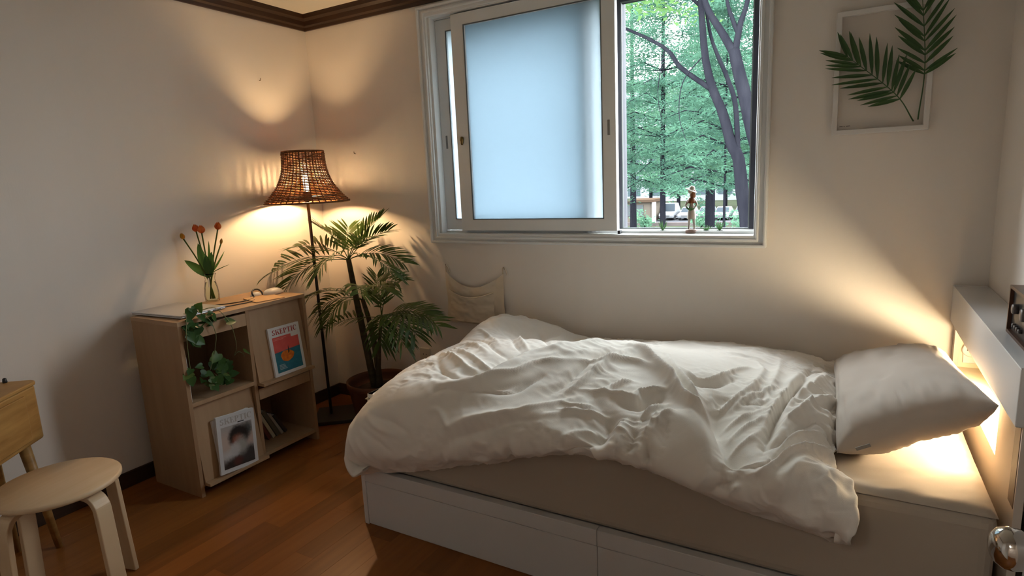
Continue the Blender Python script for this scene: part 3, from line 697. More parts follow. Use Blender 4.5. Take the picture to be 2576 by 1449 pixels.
# upper right: red sky, teal water, orange
th1, cv1, M1 = magazine('magazine', 'magazine with a red and teal cover of a floating orange on the upper rack door', (SX1+.0215, -.825, .4265), (0, 1, 0), lean, MW, MH, .012, [COVER])
masthead(cv1, M1, .020, .207, .150, .026, mat('masthead_red', (.40, .045, .04), .4), .0004)
part('cover_picture', MB().poly([M1 @ Vector(p) for p in ((.016, .118, .0004), (.172, .126, .0004), (.172, .180, .0004), (.128, .180, .0004), (.128, .196, .0004), (.016, .196, .0004))]), mat('print_red', (.62, .075, .07), .4, var=((14, 30, 30), (.70, .12, .10), 3, .3)), cv1, label='red printed sky')
part('cover_picture', MB().poly([M1 @ Vector(p) for p in ((.016, .016, .0004), (.172, .016, .0004), (.172, .126, .0004), (.016, .118, .0004))]), mat('print_teal', (.015, .115, .19), .4, var=((10, 25, 60), (.03, .20, .26), 4, .25)), cv1, label='teal printed water')
orange = MB(); pts = []
for k in range(28):
    a = 2*PI*k/28; r = .034*(1+.05*math.sin(3*a+1)+.03*math.sin(7*a))
    pts.append(M1 @ Vector((.088+r*1.18*math.cos(a), .092+r*.82*math.sin(a), .0008)))
part('cover_picture', orange.poly(pts), mat('print_orange', (.80, .24, .02), .4, var=((60, 60, 60), (.55, .10, .015), 3, .2)), cv1, label='printed orange')
part('cover_picture', MB().poly([M1 @ Vector(p) for p in ((.094, .100, .0011), (.104, .108, .0011), (.101, .146, .0011), (.098, .130, .0011))]), mat('print_stem', (.03, .025, .03), .4), cv1, label='dark printed stem')
for k in range(4): part('print_line', rect(M1, .030, .075-.004*k, .030+.007*k, .034+.007*k, .0009), mat('print_pale', (.30, .42, .48), .4), cv1)
for k in range(2): part('print_line', rect(M1, .020, .100-.02*k, .186-.006*k, .188-.006*k, .0009), mat('print_pale_red', (.78, .30, .27), .4), cv1)

def blob_print(name, base, blobs, scale=1):
    """flat printed picture of soft patches; blobs (cx, cy, rx, ry, soft, colour) in metres in the cover plane, object coords hold (x,y)"""
    m = bpy.data.materials.new(name); m.use_nodes = True; nt = m.node_tree; N = nt.nodes; L = nt.links; b = N['Principled BSDF']
    b.inputs['Roughness'].default_value = .4
    uv = N.new('ShaderNodeUVMap'); nz = N.new('ShaderNodeTexNoise'); nz.inputs['Scale'].default_value = 18; nz.inputs['Detail'].default_value = 4
    L.new(uv.outputs[0], nz.inputs['Vector'])
    ma = N.new('ShaderNodeVectorMath'); ma.operation = 'MULTIPLY_ADD'; L.new(nz.outputs['Color'], ma.inputs[0]); ma.inputs[1].default_value = (.09, .09, 0)
    ad = N.new('ShaderNodeVectorMath'); ad.operation = 'ADD'; L.new(uv.outputs[0], ma.inputs[2]); L.new(ma.outputs[0], ad.inputs[0]); ad.inputs[1].default_value = (-.045, -.045, 0)
    prev = None
    for cx, cy, rx, ry, soft, c in blobs:
        s1 = N.new('ShaderNodeVectorMath'); s1.operation = 'SUBTRACT'; L.new(ad.outputs[0], s1.inputs[0]); s1.inputs[1].default_value = (cx, cy, 0)
        s2 = N.new('ShaderNodeVectorMath'); s2.operation = 'DIVIDE'; L.new(s1.outputs[0], s2.inputs[0]); s2.inputs[1].default_value = (rx, ry, 1)
        ln = N.new('ShaderNodeVectorMath'); ln.operation = 'LENGTH'; L.new(s2.outputs[0], ln.inputs[0])
        mr = N.new('ShaderNodeMapRange'); mr.interpolation_type = 'SMOOTHSTEP'
        mr.inputs['From Min'].default_value = 1-soft; mr.inputs['From Max'].default_value = 1+soft; mr.inputs['To Min'].default_value = 1; mr.inputs['To Max'].default_value = 0
        L.new(ln.outputs['Value'], mr.inputs['Value'])
        mx = N.new('ShaderNodeMix'); mx.data_type = 'RGBA'; L.new(mr.outputs[0], mx.inputs['Factor'])
        if prev: L.new(prev, mx.inputs['A'])
        else: mx.inputs['A'].default_value = (*base, 1)
        mx.inputs['B'].default_value = (*c, 1); prev = mx.outputs['Result']
    L.new(prev, b.inputs['Base Color']); return m
# lower left: two copies, the front one slipping to the right
SILVER = mat('silver_cover', (.62, .62, .63), .3, .5)
def printed_quad(M, x0, x1, y0, y1, lift, m, parent, name='cover_picture', label=None):
    o = part(name, rect(M, x0, x1, y0, y1, lift), m, parent, label=label)
    uvl = o.data.uv_layers.new(name='UVMap')
    for li, c in zip(range(4), ((0, 0), (1, 0), (1, 1), (0, 1))): uvl.data[li].uv = c
    return o
lean2 = (Matrix.Rotation(math.radians(7), 3, 'X') @ Vector((-.038, 0, .352))).normalized()
y2 = (Matrix.Rotation(math.radians(-5.5), 3, 'X') @ Vector((0, 1, 0)))
up2 = Vector((-.10, 0, 1)) - y2*Vector((-.10, 0, 1)).dot(y2)
th0, cv0, M0 = magazine('magazine', 'magazine mostly hidden behind the portrait magazine on the lower rack door', (SX1+.0215, -1.170, .0685), (0, 1, 0), lean, MW, MH+.012, .012, [COVER])
part('print_line', rect(M0, .05, .18, .243, .246, .0004), mat('print_rose', (.55, .20, .16), .4), cv0)
th2, cv2, M2 = magazine('magazine', 'silver magazine with a portrait of a dark-haired person on the lower rack door', (SX1+.0365, -1.185, .0775), tuple(y2), tuple(up2), MW+.008, MH+.02, .012, [SILVER])
masthead(cv2, M2, .016, .224, .164, .027, mat('masthead_silver', (.42, .39, .37), .4), .0006)
printed_quad(M2, .018, .178, .018, .212, .0004, blob_print('portrait_print', (.40, .37, .36), [
    (.10, .55, .30, .30, .6, (.50, .40, .35)), (.85, .62, .25, .25, .6, (.48, .36, .31)), (.5, .28, .60, .16, .5, (.55, .54, .54)),
    (.5, .02, .75, .22, .45, (.03, .022, .02)), (.82, .22, .34, .20, .45, (.05, .045, .045)), (.84, .82, .16, .16, .6, (.08, .09, .09)),
    (.54, .70, .33, .27, .25, (.018, .014, .013)), (.50, .60, .17, .14, .5, (.28, .10, .06)), (.60, .46, .20, .20, .55, (.34, .33, .31)),
    (.40, .42, .16, .14, .5, (.50, .49, .49)), (.45, .12, .14, .10, .6, (.10, .035, .03))]), cv2)
part('print_line', rect(M2, .105, .138, .217, .2215, .0007), BLACKPL, cv2, label='black printed bar')

# books leaning in the lower right cell
def book(label, y0, lean_deg, h, d, t, col, z0=.063, grp='books leaning in the rack'):
    a = math.radians(lean_deg); e2 = Vector((0, -math.sin(a), math.cos(a))); e1 = Vector((0, math.cos(a), math.sin(a)))
    c = Vector((0, y0, z0)); x0 = SX1-.12-d
    th = thing('book', label, 'book', (x0+d/2, y0, z0), grp)
    M = Matrix(((1, 0, 0, x0), (0, e1.y, e2.y, c.y), (0, e1.z, e2.z, c.z), (0, 0, 0, 1)))
    m = mat('cover_%s' % '_'.join('%d' % (v*100) for v in col), col, .5)
    part('pages', MB().box(.003, d-.004, .002, t-.002, .003, h-.003).xf(M), PAPER, th)
    part('cover', MB().box(0, d, 0, .0018, 0, h).xf(M), m, th); part('cover', MB().box(0, d, t-.0018, t, 0, h).xf(M), m, th)
    part('spine', MB().box(d-.002, d, 0, t, 0, h).xf(M), m, th, bevel=.0008)
book('brown-red book leaning leftmost in the lower rack cell', -.806, 24, .215, .15, .020, (.16, .05, .035))
book('cream book leaning second in the lower rack cell', -.780, 25, .205, .15, .018, (.55, .47, .33))
book('dark olive book leaning third in the lower rack cell', -.754, 26, .175, .14, .022, (.12, .11, .08))
book('slim grey book leaning fourth in the lower rack cell', -.724, 28, .150, .13, .014, (.40, .37, .32))
book('short black book with pale edge leaning last in the lower rack cell', -.700, 30, .135, .13, .016, (.05, .04, .04))
bw = thing('book', 'white booklet standing at the left side of the plant cell', 'book', (.33, -1.238, .438), 'books leaning in the rack')
part('pages', MB().box(.25, .408, -1.2465, -1.236, .4385, .64), PAPER, bw); part('cover', MB().box(.248, .410, -1.2358, -1.2345, .4385, .643), WHITEPL, bw)

# ------------------------------------------------------------------ things on the rack
ST = SH+.0005
lap = thing('laptop', 'closed silver laptop lying on the rack top under the vine', 'laptop', (.2, -1.1, ST))
ang = math.radians(4)
LM = Matrix.Translation((.205, -1.115, ST)) @ Matrix.Rotation(ang, 4, 'Z')
part('base', MB().box(-.170, .170, -.115, .115, .002, .009).xf(LM), ALU, lap, bevel=.003)
part('lid', MB().box(-.170, .170, -.115, .115, .0095, .015).xf(LM), ALU, lap, bevel=.002)
for k, (a, b) in enumerate(((.045, .062), (.070, .087))):
    part('port', MB().box(.1698, .1704, a, b, .0042, .0078).xf(LM), BLACKPL, lap)
for sx in (-1, 1):
    for sy in (-1, 1):
        part('rubber_foot', MB().box(sx*.14-.01, sx*.14+.01, sy*.095-.004, sy*.095+.004, 0, .002).xf(LM), BLACKPL, lap)
mou = thing('mouse', 'white computer mouse on the far corner of the rack', 'computer mouse', (.27, -.645, ST))
def half_ellipsoid(c, rx, ry, rz, n=10, seg=24, p=2.6):
    m = MB(); vs = []; 
    prof = [(math.cos(PI/2*i/n), math.sin(PI/2*i/n)) for i in range(n+1)]
    for r, z in prof:
        for k in range(seg):
            a = 2*PI*k/seg; ca, sa = math.cos(a), math.sin(a)
            e = (abs(ca)**p+abs(sa)**p)**(-1/p); vs.append((c[0]+rx*r**.7*e*ca, c[1]+ry*r**.7*e*sa, c[2]+rz*z))
    fs = [(i*seg+k, i*seg+(k+1) % seg, (i+1)*seg+(k+1) % seg, (i+1)*seg+k) for i in range(n) for k in range(seg)]
    fs.append(tuple(reversed(range(seg)))); return m.add(vs, fs)
part('shell', half_ellipsoid((.27, -.645, ST+.004), .032, .055, .028), WHITEPL, mou, True)
part('base', half_ellipsoid((.27, -.645, ST), .030, .052, .008), mat('mouse_base', (.45, .43, .42), .5), mou, True)
part('wheel', MB().tube([(.265, -.612, ST+.028), (.275, -.612, ST+.028)], .006, 10), BLACKPL, mou)
pad = single('notepad', MB().prism([(.235, -.80, ST), (.395, -.845, ST), (.425, -.70, ST), (.265, -.655, ST)], (0, 0, .004)), mat('kraft_brown', (.60, .36, .17), .6), 'kraft brown notepad lying on the rack beside the mouse', 'notepad', loc=(.33, -.75, ST))
# earphone ring with black cable
ep = thing('earphones', 'white earphone case with a black loop on the rack', 'earphones', (.235, -.715, ST))
part('case', half_ellipsoid((.232, -.722, ST), .018, .030, .022), WHITEPL, ep, True)
part('loop', MB().tube(bez([(.245, -.745, ST+.004), (.235, -.745, ST+.022), (.222, -.725, ST+.034), (.222, -.700, ST+.033), (.235, -.688, ST+.018), (.245, -.69, ST+.004)], 20), .0042, 8), BLACKPL, ep, True)
single('cable', MB().tube(bez([(.245, -.742, ST+.004), (.280, -.775, ST+.003), (.300, -.83, ST+.003), (.285, -.90, ST+.003), (.255, -.96, ST+.004), (.250, -.985, ST+.0030)], 30), .0026, 6), BLACKPL, 'black cable running from the earphones to the laptop', 'cable', True, loc=(.28, -.85, ST))
single('cable', MB().tube(bez([(.325, -.800, ST+.003), (.345, -.835, ST+.003), (.352, -.87, ST+.003), (.345, -.92, ST+.003), (.338, -.975, ST+.003), (.352, -1.0, ST+.0028)], 30), .0026, 6), BLACKPL, 'black charging cable bent along the rack front edge to the laptop', 'cable', True, loc=(.34, -.9, ST))

# glass vase and tulips
vase_c = (.115, -.885, ST)
vs_ = thing('vase', 'clear glass vase holding tulips on the rack', 'vase', vase_c)
prof = [(.030, .0), (.033, .004), (.034, .03), (.031, .07), (.025, .10), (.022, .115), (.026, .130), (.030, .138)]
part('glass', MB().lathe(prof+[(r-.0022, z+.003) for r, z in reversed(prof[1:])]+[(.0005, .006)], vase_c, 28, False), clear_glass('vase_glass', (.98, .99, .97), rough=.02), vs_, True)
part('water', MB().lathe([(.0275, .008), (.0305, .03), (.0275, .07), (.0225, .098)], vase_c, 24), clear_glass('vase_water', (.97, .98, .92), rough=.02), vs_, True)
part('cork_tag', MB().obox((vase_c[0]+.03, vase_c[1]-.028, ST+.10), (.001, .0, .0), (0, .004, .001), (0, 0, .022)), mat('pale_tag', (.62, .56, .48), .7), vs_)
STEM = leaf_mat('tulip_stem', (.16, .22, .05), (.10, .16, .03))
TLEAF = leaf_mat('tulip_leaf', (.055, .15, .035), (.10, .21, .05), .45, .3)
def leaf_blade(m, base, tip, width, n, normal, sag=.0, fold=.15):
    """a pointed leaf from base to tip"""
    base, tip = Vector(base), Vector(tip); d = tip-base; nrm = Vector(normal); side = d.cross(nrm).normalized(); nrm = side.cross(d).normalized()
    o = len(m.v); rows = []
    for i in range(n+1):
        t = i/n; w = width*(math.sin(PI*min(1, t*.92+.04))**.8)*(1-.35*t) if i < n else .0004
        p = base+d*t-nrm*(sag*d.length*(t**2))
        rows.append([p-side*w+nrm*(fold*w), p, p+side*w+nrm*(fold*w)])
    for r in rows: m.v += [tuple(q) for q in r]
    for i in range(n):
        for k in range(2): m.f.append((o+i*3+k, o+i*3+k+1, o+(i+1)*3+k+1, o+(i+1)*3+k))
    return m
def tulip(label, head, lean_to, size, openness, mats_, leafs):
    """head: centre of the bloom; stem from the vase mouth"""
    h = Vector(head); mouth = Vector((vase_c[0], vase_c[1], ST+.10)); foot = Vector((vase_c[0]*1.0, vase_c[1], ST+.012))
    off = Vector(((h.x-mouth.x)*.06, (h.y-mouth.y)*.06, 0)); foot = foot-off*2
    th = thing('tulip', label, 'tulip', tuple(foot), 'tulips in the glass vase')
    ax = (h-mouth); ax = (ax+Vector((0, 0, ax.length*.5))).normalized()
    b = h-ax*size*.5
    part('stem', MB().tube(bez([foot, mouth+off, mouth.lerp(b, .5)+Vector((0, 0, .008)), b], 16), [.0034]*16, 7), STEM, th, True)
    fl = part('flower', MB().lathe([(.002, -size*.52), (size*.22, -size*.48), (size*.2, -size*.40)], (0, 0, 0), 10).xf(Matrix.Translation(h) @ ax.to_track_quat('Z', 'Y').to_matrix().to_4x4()), mats_, th, True)
    Q = Matrix.Translation(h) @ ax.to_track_quat('Z', 'Y').to_matrix().to_4x4()
    for k in range(6):
        a0 = 2*PI*k/6+.3; inner = .92 if k % 2 else 1.0
        m = MB(); o = 0; nr, nc = 8, 5
        for i in range(nr+1):
            t = i/nr; r = size*(.16+.30*math.sin(PI*min(1, t*1.02)**.8)*(1-.1*t))*inner*openness
            if t > .8: r *= 1-(t-.8)*.8
            half = .62*(math.sin(PI*(t*.9+.08))**.6)
            for j in range(nc):
                a = a0+half*(j/(nc-1)*2-1); m.v.append(tuple(Q @ Vector((r*math.cos(a), r*math.sin(a), size*(-.5+t*(1.04-.05*(k % 2)))))))
        for i in range(nr):
            for j in range(nc-1): m.f.append((i*nc+j, i*nc+j+1, (i+1)*nc+j+1, (i+1)*nc+j))
        part('petal', m, mats_, fl, True)
    for bt, tp, w, nrm, sg in leafs:
        part('leaf', leaf_blade(MB(), bt, tp, w, 8, nrm, sg), TLEAF, th, True)
RED = leaf_mat('tulip_red', (.62, .085, .02), (.72, .20, .03), .5, .35, 30)
ORA = leaf_mat('tulip_orange', (.70, .28, .02), (.62, .38, .04), .5, .35, 30)
BUD = leaf_mat('tulip_bud', (.52, .20, .02), (.36, .28, .05), .5, .35, 30)
# (positions measured on a plane through the vase)
vx, vy = vase_c[0], vase_c[1]
def vp(du, z, dd=0): return (vx+du*.866+dd*.5, vy+du*.5-dd*.866, z)      # du to the right, dd towards the doorway
tulip('small orange tulip leaning out on the far left of the vase', vp(-.097, 1.141, .02), None, .030, .82, ORA, [(vp(-.005, .93), vp(-.093, 1.028, .03), .026, (.3, -.6, .8), .15)])
tulip('red tulip second from the left in the vase', vp(-.043, 1.176, -.01), None, .036, 1.05, RED, [(vp(-.005, .93), vp(-.037, 1.10, .01), .027, (.5, -.8, .1), .08)])
tulip('red tulip in the middle of the vase', vp(.0, 1.170, .02), None, .038, 1.05, RED, [(vp(.0, .93), vp(.013, 1.108, -.02), .009, (.5, -.8, .1), -.05), (vp(.002, .93), vp(.004, 1.04, .03), .025, (.5, -.8, .2), .15)])
tulip('tall red tulip standing on the right of the vase', vp(.074, 1.182, 0), None, .036, 1.0, RED, [(vp(.005, .94), vp(.104, 1.052, .0), .008, (.3, -.8, .5), -.12), (vp(.005, .93), vp(.03, 1.055, .02), .024, (.5, -.8, .2), .08)])
tulip('closed tulip bud on the far right of the vase', vp(.086, 1.107, .01), None, .026, .6, BUD, [(vp(.005, .945), vp(.103, .996, .01), .005, (.2, -.5, .8), .1)])

# pothos vine trailing over the rack front
POTH = leaf_mat('pothos_leaf', (.030, .085, .022), (.055, .13, .03), .4, .25, 12)
POTHY = leaf_mat('pothos_leaf_pale', (.15, .21, .05), (.07, .15, .035), .4, .3, 12)
VINE = mat('pothos_stem', (.17, .18, .08), .5)
po_t = thing('pothos', 'green pothos vine trailing over the rack front into the open cell', 'houseplant', (.40, -1.16, ST))
def heart_leaf(c, tipdir, up, size):
    m = MB(); t = Vector(tipdir).normalized(); s_ = t.cross(Vector(up)).normalized(); n_ = s_.cross(t)
    ol = [(0, .0), (.30, -.16), (.50, .05), (.47, .35), (.30, .68), (.10, .92), (0, 1.05)]
    c = Vector(c); vs = []
    for x, y in ol: vs.append(c+t*size*y+s_*size*x+n_*size*(.22*x-.10*y*y))
    vs2 = [c+t*size*y-s_*size*x+n_*size*(.22*x-.10*y*y) for x, y in ol[1:-1]]
    mid = [c+t*size*y+n_*size*(-.10*y*y-.02) for y in (.05, .35, .68, .92)]
    V = vs+vs2+mid; m.v = [tuple(p) for p in V]      # 0..6 right+ends, 7..11 left, 12..15 mid
    m.f = [(0, 1, 2, 12), (12, 2, 3, 13), (13, 3, 4, 14), (14, 4, 5, 15), (15, 5, 6), (0, 12, 8, 7), (12, 13, 9, 8), (13, 14, 10, 9), (14, 15, 11, 10), (15, 6, 11)]
    return m
pr_ = random.Random(4)
vines = [
  [(.40, -1.19, .828), (.435, -1.17, .835), (.452, -1.13, .79), (.450, -1.11, .72), (.440, -1.115, .66), (.42, -1.12, .60), (.40, -1.13, .55)],
  [(.40, -1.15, .830), (.438, -1.09, .835), (.455, -1.04, .76), (.450, -1.02, .69), (.43, -1.005, .63), (.40, -1.0, .585)],
  [(.38, -1.20, .828), (.44, -1.225, .83), (.455, -1.245, .76), (.448, -1.245, .68), (.43, -1.235, .60), (.415, -1.22, .57)],
  [(.40, -1.13, .55), (.395, -1.10, .52), (.39, -1.09, .49), (.40, -1.08, .465)],
  [(.40, -1.0, .585), (.41, -.985, .60), (.42, -.97, .59), (.41, -.955, .57)],
]
for v in vines: part('stem', MB().tube(bez(v, 26), .0017, 6), VINE, po_t, True)
def clump(cx, cy, cz, sx, sy, sz, n, size, pale=.15, down=.6):
    for k in range(n):
        c = (cx+pr_.uniform(-sx, sx), cy+pr_.uniform(-sy, sy), cz+pr_.uniform(-sz, sz))
        td = (pr_.uniform(-.2, .8), pr_.uniform(-1, 1), pr_.uniform(-1.2, .5)-down*.3)
        part('leaf', heart_leaf(c, td, (.8, pr_.uniform(-.5, .1), .6), size*pr_.uniform(.75, 1.2)), POTHY if pr_.random() < pale else POTH, po_t, True)
clump(.425, -1.175, .795, .02, .070, .030, 22, .036, .05)
clump(.446, -1.215, .745, .008, .045, .03, 6, .042, 0)
clump(.41, -1.165, .845, .02, .04, .012, 4, .042, .1, -1)
clump(.400, -1.120, .535, .035, .06, .06, 24, .036, .2)
clump(.385, -1.060, .520, .035, .045, .05, 18, .036, .08)
clump(.43, -1.235, .59, .012, .012, .03, 3, .040, .2)
part('leaf', heart_leaf((.456, -1.055, .765), (.2, 1, -.1), (.7, 0, .7), .045), POTH, po_t, True)
part('leaf', heart_leaf((.425, -.965, .60), (.2, 1, -.7), (.5, .5, .6), .038), POTHY, po_t, True)
part('leaf', heart_leaf((.43, -1.10, .625), (.2, -.7, -.6), (.9, 0, .4), .050), POTHY, po_t, True)

# ------------------------------------------------------------------ floor lamp
LX, LY = .245, -.33
lamp = thing('floor_lamp', 'floor lamp with a woven brown rattan shade in the corner', 'floor lamp', (LX, LY, 0))
c40, s40 = math.cos(math.radians(40)), math.sin(math.radians(40))
part('base', MB().box(-.125, .125, -.125, .125, 0, .022).xf(Matrix.Translation((.290, -.305, 0)) @ Matrix.Rotation(math.radians(40), 4, 'Z')), BLACKMETAL, lamp, bevel=.003)
part('pole', MB().tube([(LX+.012, LY+.004, .022), (LX+.004, LY+.001, .7), (LX, LY, 1.30)], .0085, 12), BLACKMETAL, lamp, True)
part('pole_joint', MB().lathe([(.010, 0), (.011, .006), (.011, .034), (.010, .04)], (LX+.004, LY, .98), 12), BLACKMETAL, lamp, True)
part('socket', MB().lathe([(.014, 0), (.020, .008), (.020, .05), (.016, .055)], (LX, LY, 1.275), 16), BLACKMETAL, lamp, True)
bulbm = mat('bulb_light', (1, .9, .7), emit=((1, .66, .33), LAMP_POWER))
part('bulb', MB().lathe([(.006, 1.330), (.0125, 1.337), (.0135, 1.36), (.0135, 1.40), (.011, 1.416), (.003, 1.422)], (LX, LY, 0), 12), bulbm, lamp, True, label='glowing warm bulb')
def shade_r(t):      # t 0 bottom .. 1 top; flared bell
    return .110+.117*(1-t)**2.65
SZ0, SZ1 = 1.268, 1.545
shade = part('lamp_shade', MB().tube([(LX+shade_r(0)*math.cos(2*PI*k/60), LY+shade_r(0)*math.sin(2*PI*k/60), SZ0) for k in range(61)], .0050, 6, False), RATTAN, lamp, True, label='bell-shaped woven rattan shade')
part('top_ring', MB().tube([(LX+shade_r(1)*math.cos(2*PI*k/60), LY+shade_r(1)*math.sin(2*PI*k/60), SZ1) for k in range(61)], .0050, 6, False), RATTAN, shade, True)
NST = 41
st_pts = []
for i in range(13):
    t = i/12; st_pts.append((shade_r(t), 0, SZ0+(SZ1-SZ0)*t))
sm = MB().tube(st_pts, .0036, 5).mesh('stake'); sm.materials.append(RATTAN); sm.polygons.foreach_set('use_smooth', [True]*len(sm.polygons))
for k in range(NST):
    o = bpy.data.objects.new('stake', sm); COL.objects.link(o); o.parent = shade; o.rotation_euler.z = 2*PI*k/NST
    o.location = Vector((LX, LY, 0))-Vector((LX, LY, 0))
# one weaver wound up the shade in and out of the stakes
turns = 31; npt = turns*NST*2; pts = []
for i in range(npt+1):
    a = 2*PI*i/(NST*2); t = min(1, (i/npt)); r = shade_r(t)+.0038*math.cos(PI*(i+.0)*.5*2/2+PI*(i//(NST*2)))*1.0
    pts.append((LX+r*math.cos(a), LY+r*math.sin(a), SZ0+.006+(SZ1-SZ0-.012)*t))
part('weaver', MB().tube(pts, .0040, 5), RATTAN, shade, False)
for k in range(3):
    a = 2*PI*k/3+.4; part('spider_arm', MB().tube([(LX, LY, 1.30), (LX+shade_r(.13)*math.cos(a), LY+shade_r(.13)*math.sin(a), SZ0+.036)], .0022, 6), BLACKMETAL, shade)

# ------------------------------------------------------------------ potted palm
PX, PY = .60, -.26
palm = thing('potted_palm', 'tall potted palm with three canes between the lamp and the bed', 'potted plant', (PX, PY, 0))
TERRA = mat('brown_clay_pot', (.115, .042, .020), .6, .3, var=((12, 12, 12), (.08, .03, .015), 3, .3))
part('pot', MB().lathe([(.13, 0), (.14, .02), (.175, .23), (.182, .235), (.184, .262), (.176, .264), (.170, .24), (.165, .21), (.02, .205)], (PX, PY, 0), 36, False), TERRA, palm, True)
part('soil', MB().lathe([(.166, .2), (.12, .212), (.02, .215)], (PX, PY, 0), 24), mat('dark_soil', (.04, .022, .012), .95, bump=((60, 60, 60), .6, .01)), palm, True)
CANE = mat('palm_cane', (.045, .032, .018), .7, .25, var=((8, 8, 60), (.075, .06, .03), 3, .25), bump=((8, 8, 90), .4, .004))
canes = [[(PX-.03, PY-.01, .2), (PX-.055, PY-.02, .42), (PX-.10, PY-.02, .70), (PX-.135, PY-.02, .945)],
         [(PX+.005, PY-.0, .2), (PX-.012, PY, .42), (PX-.035, PY, .58), (PX-.065, PY-.01, .72)],
         [(PX+.0, PY-.02, .2), (PX+.025, PY-.02, .36), (PX+.045, PY-.02, .50), (PX+.075, PY-.02, .63)]]
for c, r in zip(canes, (.018, .015, .011)): part('cane', MB().tube(bez(c, 14), [r*(1.25-.45*i/13) for i in range(14)], 9), CANE, palm, True)
PALM1 = leaf_mat('palm_leaf', (.042, .085, .016), (.075, .125, .022), .42, .3, 6)
def frond_mesh(base, tip, rise, npair, ll, width, droop, twist=0, stalk=.22, seed=0):
    """a feather frond: rachis from base to tip bowing up by rise, paired leaflets welded to it"""
    rg = random.Random(seed); base, tip = Vector(base), Vector(tip); L = (tip-base).length; d = (tip-base).normalized()
    up = Vector((0, 0, 1)); side0 = d.cross(up)
    if side0.length < .05: side0 = Vector((1, 0, 0))
    side0.normalize(); upn = side0.cross(d).normalized()
    m = MB(); n = npair*2+6
    def pos(t): return base+(tip-base)*t+upn*(rise*4*t*(1-t))
    ts = [i/n for i in range(n+1)]
    for i, t in enumerate(ts):                                     # rachis: 3-sided, welded strip
        p = pos(t); r = .0035*(1-.75*t)
        m.v += [tuple(p+side0*r), tuple(p-side0*r), tuple(p-upn*r*1.3)]
    for i in range(n):
        for k in range(3): k2 = (k+1) % 3; m.f.append((i*3+k, (i+1)*3+k, (i+1)*3+k2, i*3+k2))
    for j in range(npair):
        t = stalk+(1-stalk)*(j+.5)/npair*.985; i = min(n-1, int(t*n)); tt = (j+.5)/npair
        tan = (pos(min(1, t+.02))-pos(t-.02)).normalized()
        for sgn in (1, -1):
            a = math.radians(58-30*tt+rg.uniform(-6, 6)); ln = ll*(.62+.55*math.sin(PI*min(1, tt*.8+.16)))*rg.uniform(.88, 1.1)
            sd = (side0*sgn*math.cos(twist)+upn*math.sin(twist)*sgn)
            dirn = (tan*math.cos(a)+sd*math.sin(a)+upn*.22).normalized(); nr = dirn.cross(tan).normalized()
            if nr.dot(upn) < 0: nr = -nr
            sidev = dirn.cross(nr).normalized()
            root = m.v[i*3+(0 if sgn > 0 else 1)]; p0 = Vector(root)
            o = len(m.v); w = width*rg.uniform(.85, 1.1); ns = 5; dr = droop*rg.uniform(.6, 1.3)
            for s_ in range(1, ns+1):
                q = s_/ns; p = p0+dirn*ln*q-Vector((0, 0, 1))*(dr*ln*q*q)
                ww = w*math.sin(PI*min(.97, .12+.8*q))**.8 if s_ < ns else .0003
                m.v += [tuple(p+sidev*ww+nr*ww*.25), tuple(p-sidev*ww+nr*ww*.25)]
            m.f.append((i*3+(0 if sgn > 0 else 1), o, o+1))
            for s_ in range(ns-1): m.f.append((o+2*s_, o+2*s_+2, o+2*s_+3, o+2*s_+1))
    m.v = [(max(a, .02), min(b, -.02), c) for a, b, c in m.v]      # leaflets bend along the walls
    return m
c1, c2, c3 = canes[0][3], canes[1][3], canes[2][3]
FR = [  # base, tip, rise, pairs, leaflet length, droop
  (c1, (0.661, -0.2, 1.176), 0.02, 13, 0.105, 0.05),
  (c1, (0.646, -0.12, 1.092), 0.03, 11, 0.1, 0.15),
  (c1, (0.366, -0.16, 1.118), 0.02, 9, 0.1, 0.05),
  (c1, (0.269, -0.28, 1.118), 0.03, 11, 0.12, 0.12),
  (c1, (0.123, -0.34, 1.015), 0.04, 11, 0.12, 0.18),
  (c1, (0.063, -0.46, 0.890), 0.05, 11, 0.15, 0.15),
  (c1, (0.189, -0.5, 0.801), 0.06, 10, 0.13, 0.3),
  (c1, (0.832, -0.24, 0.924), 0.05, 12, 0.1, 0.2),
  (c1, (0.913, -0.4, 0.878), 0.06, 11, 0.1, 0.35),
  (c1, (0.708, -0.4, 1.078), 0.03, 9, 0.1, 0.15),
  (c1, (0.513, -0.55, 0.906), 0.06, 9, 0.11, 0.4),
  (c2, (0.247, -0.42, 0.735), 0.05, 10, 0.12, 0.4),
  (c2, (0.287, -0.4, 0.642), 0.05, 9, 0.11, 0.45),
  (c2, (0.486, -0.5, 0.635), 0.05, 8, 0.1, 0.5),
  (c2, (0.835, -0.3, 0.833), 0.05, 11, 0.11, 0.3),
  (c2, (0.894, -0.46, 0.816), 0.05, 10, 0.11, 0.4),
  (c2, (0.821, -0.58, 0.815), 0.06, 8, 0.1, 0.5),
  (c3, (1.132, -0.36, 0.626), 0.05, 12, 0.11, 0.25),
  (c3, (0.969, -0.22, 0.636), 0.04, 10, 0.1, 0.25),
  (c3, (1.004, -0.5, 0.556), 0.06, 9, 0.1, 0.5),
  (c3, (0.818, -0.46, 0.526), 0.05, 8, 0.09, 0.5),
  (c3, (0.573, -0.18, 0.850), 0.02, 9, 0.09, 0.1),
  (c3, (0.794, -0.26, 0.817), 0.03, 9, 0.1, 0.2),
  (c3, (0.294, -0.36, 0.545), 0.03, 10, 0.07, 0.15),
  (c3, (1.046, -0.44, 0.589), 0.06, 10, 0.11, 0.4),
]
for k, (b, t, rise, npair, ll, dr) in enumerate(FR):
    part('frond', frond_mesh(b, t, rise, npair+3, ll*1.25, .0068, dr, seed=k, twist=.5*math.sin(k*1.7)), PALM1, palm, False)

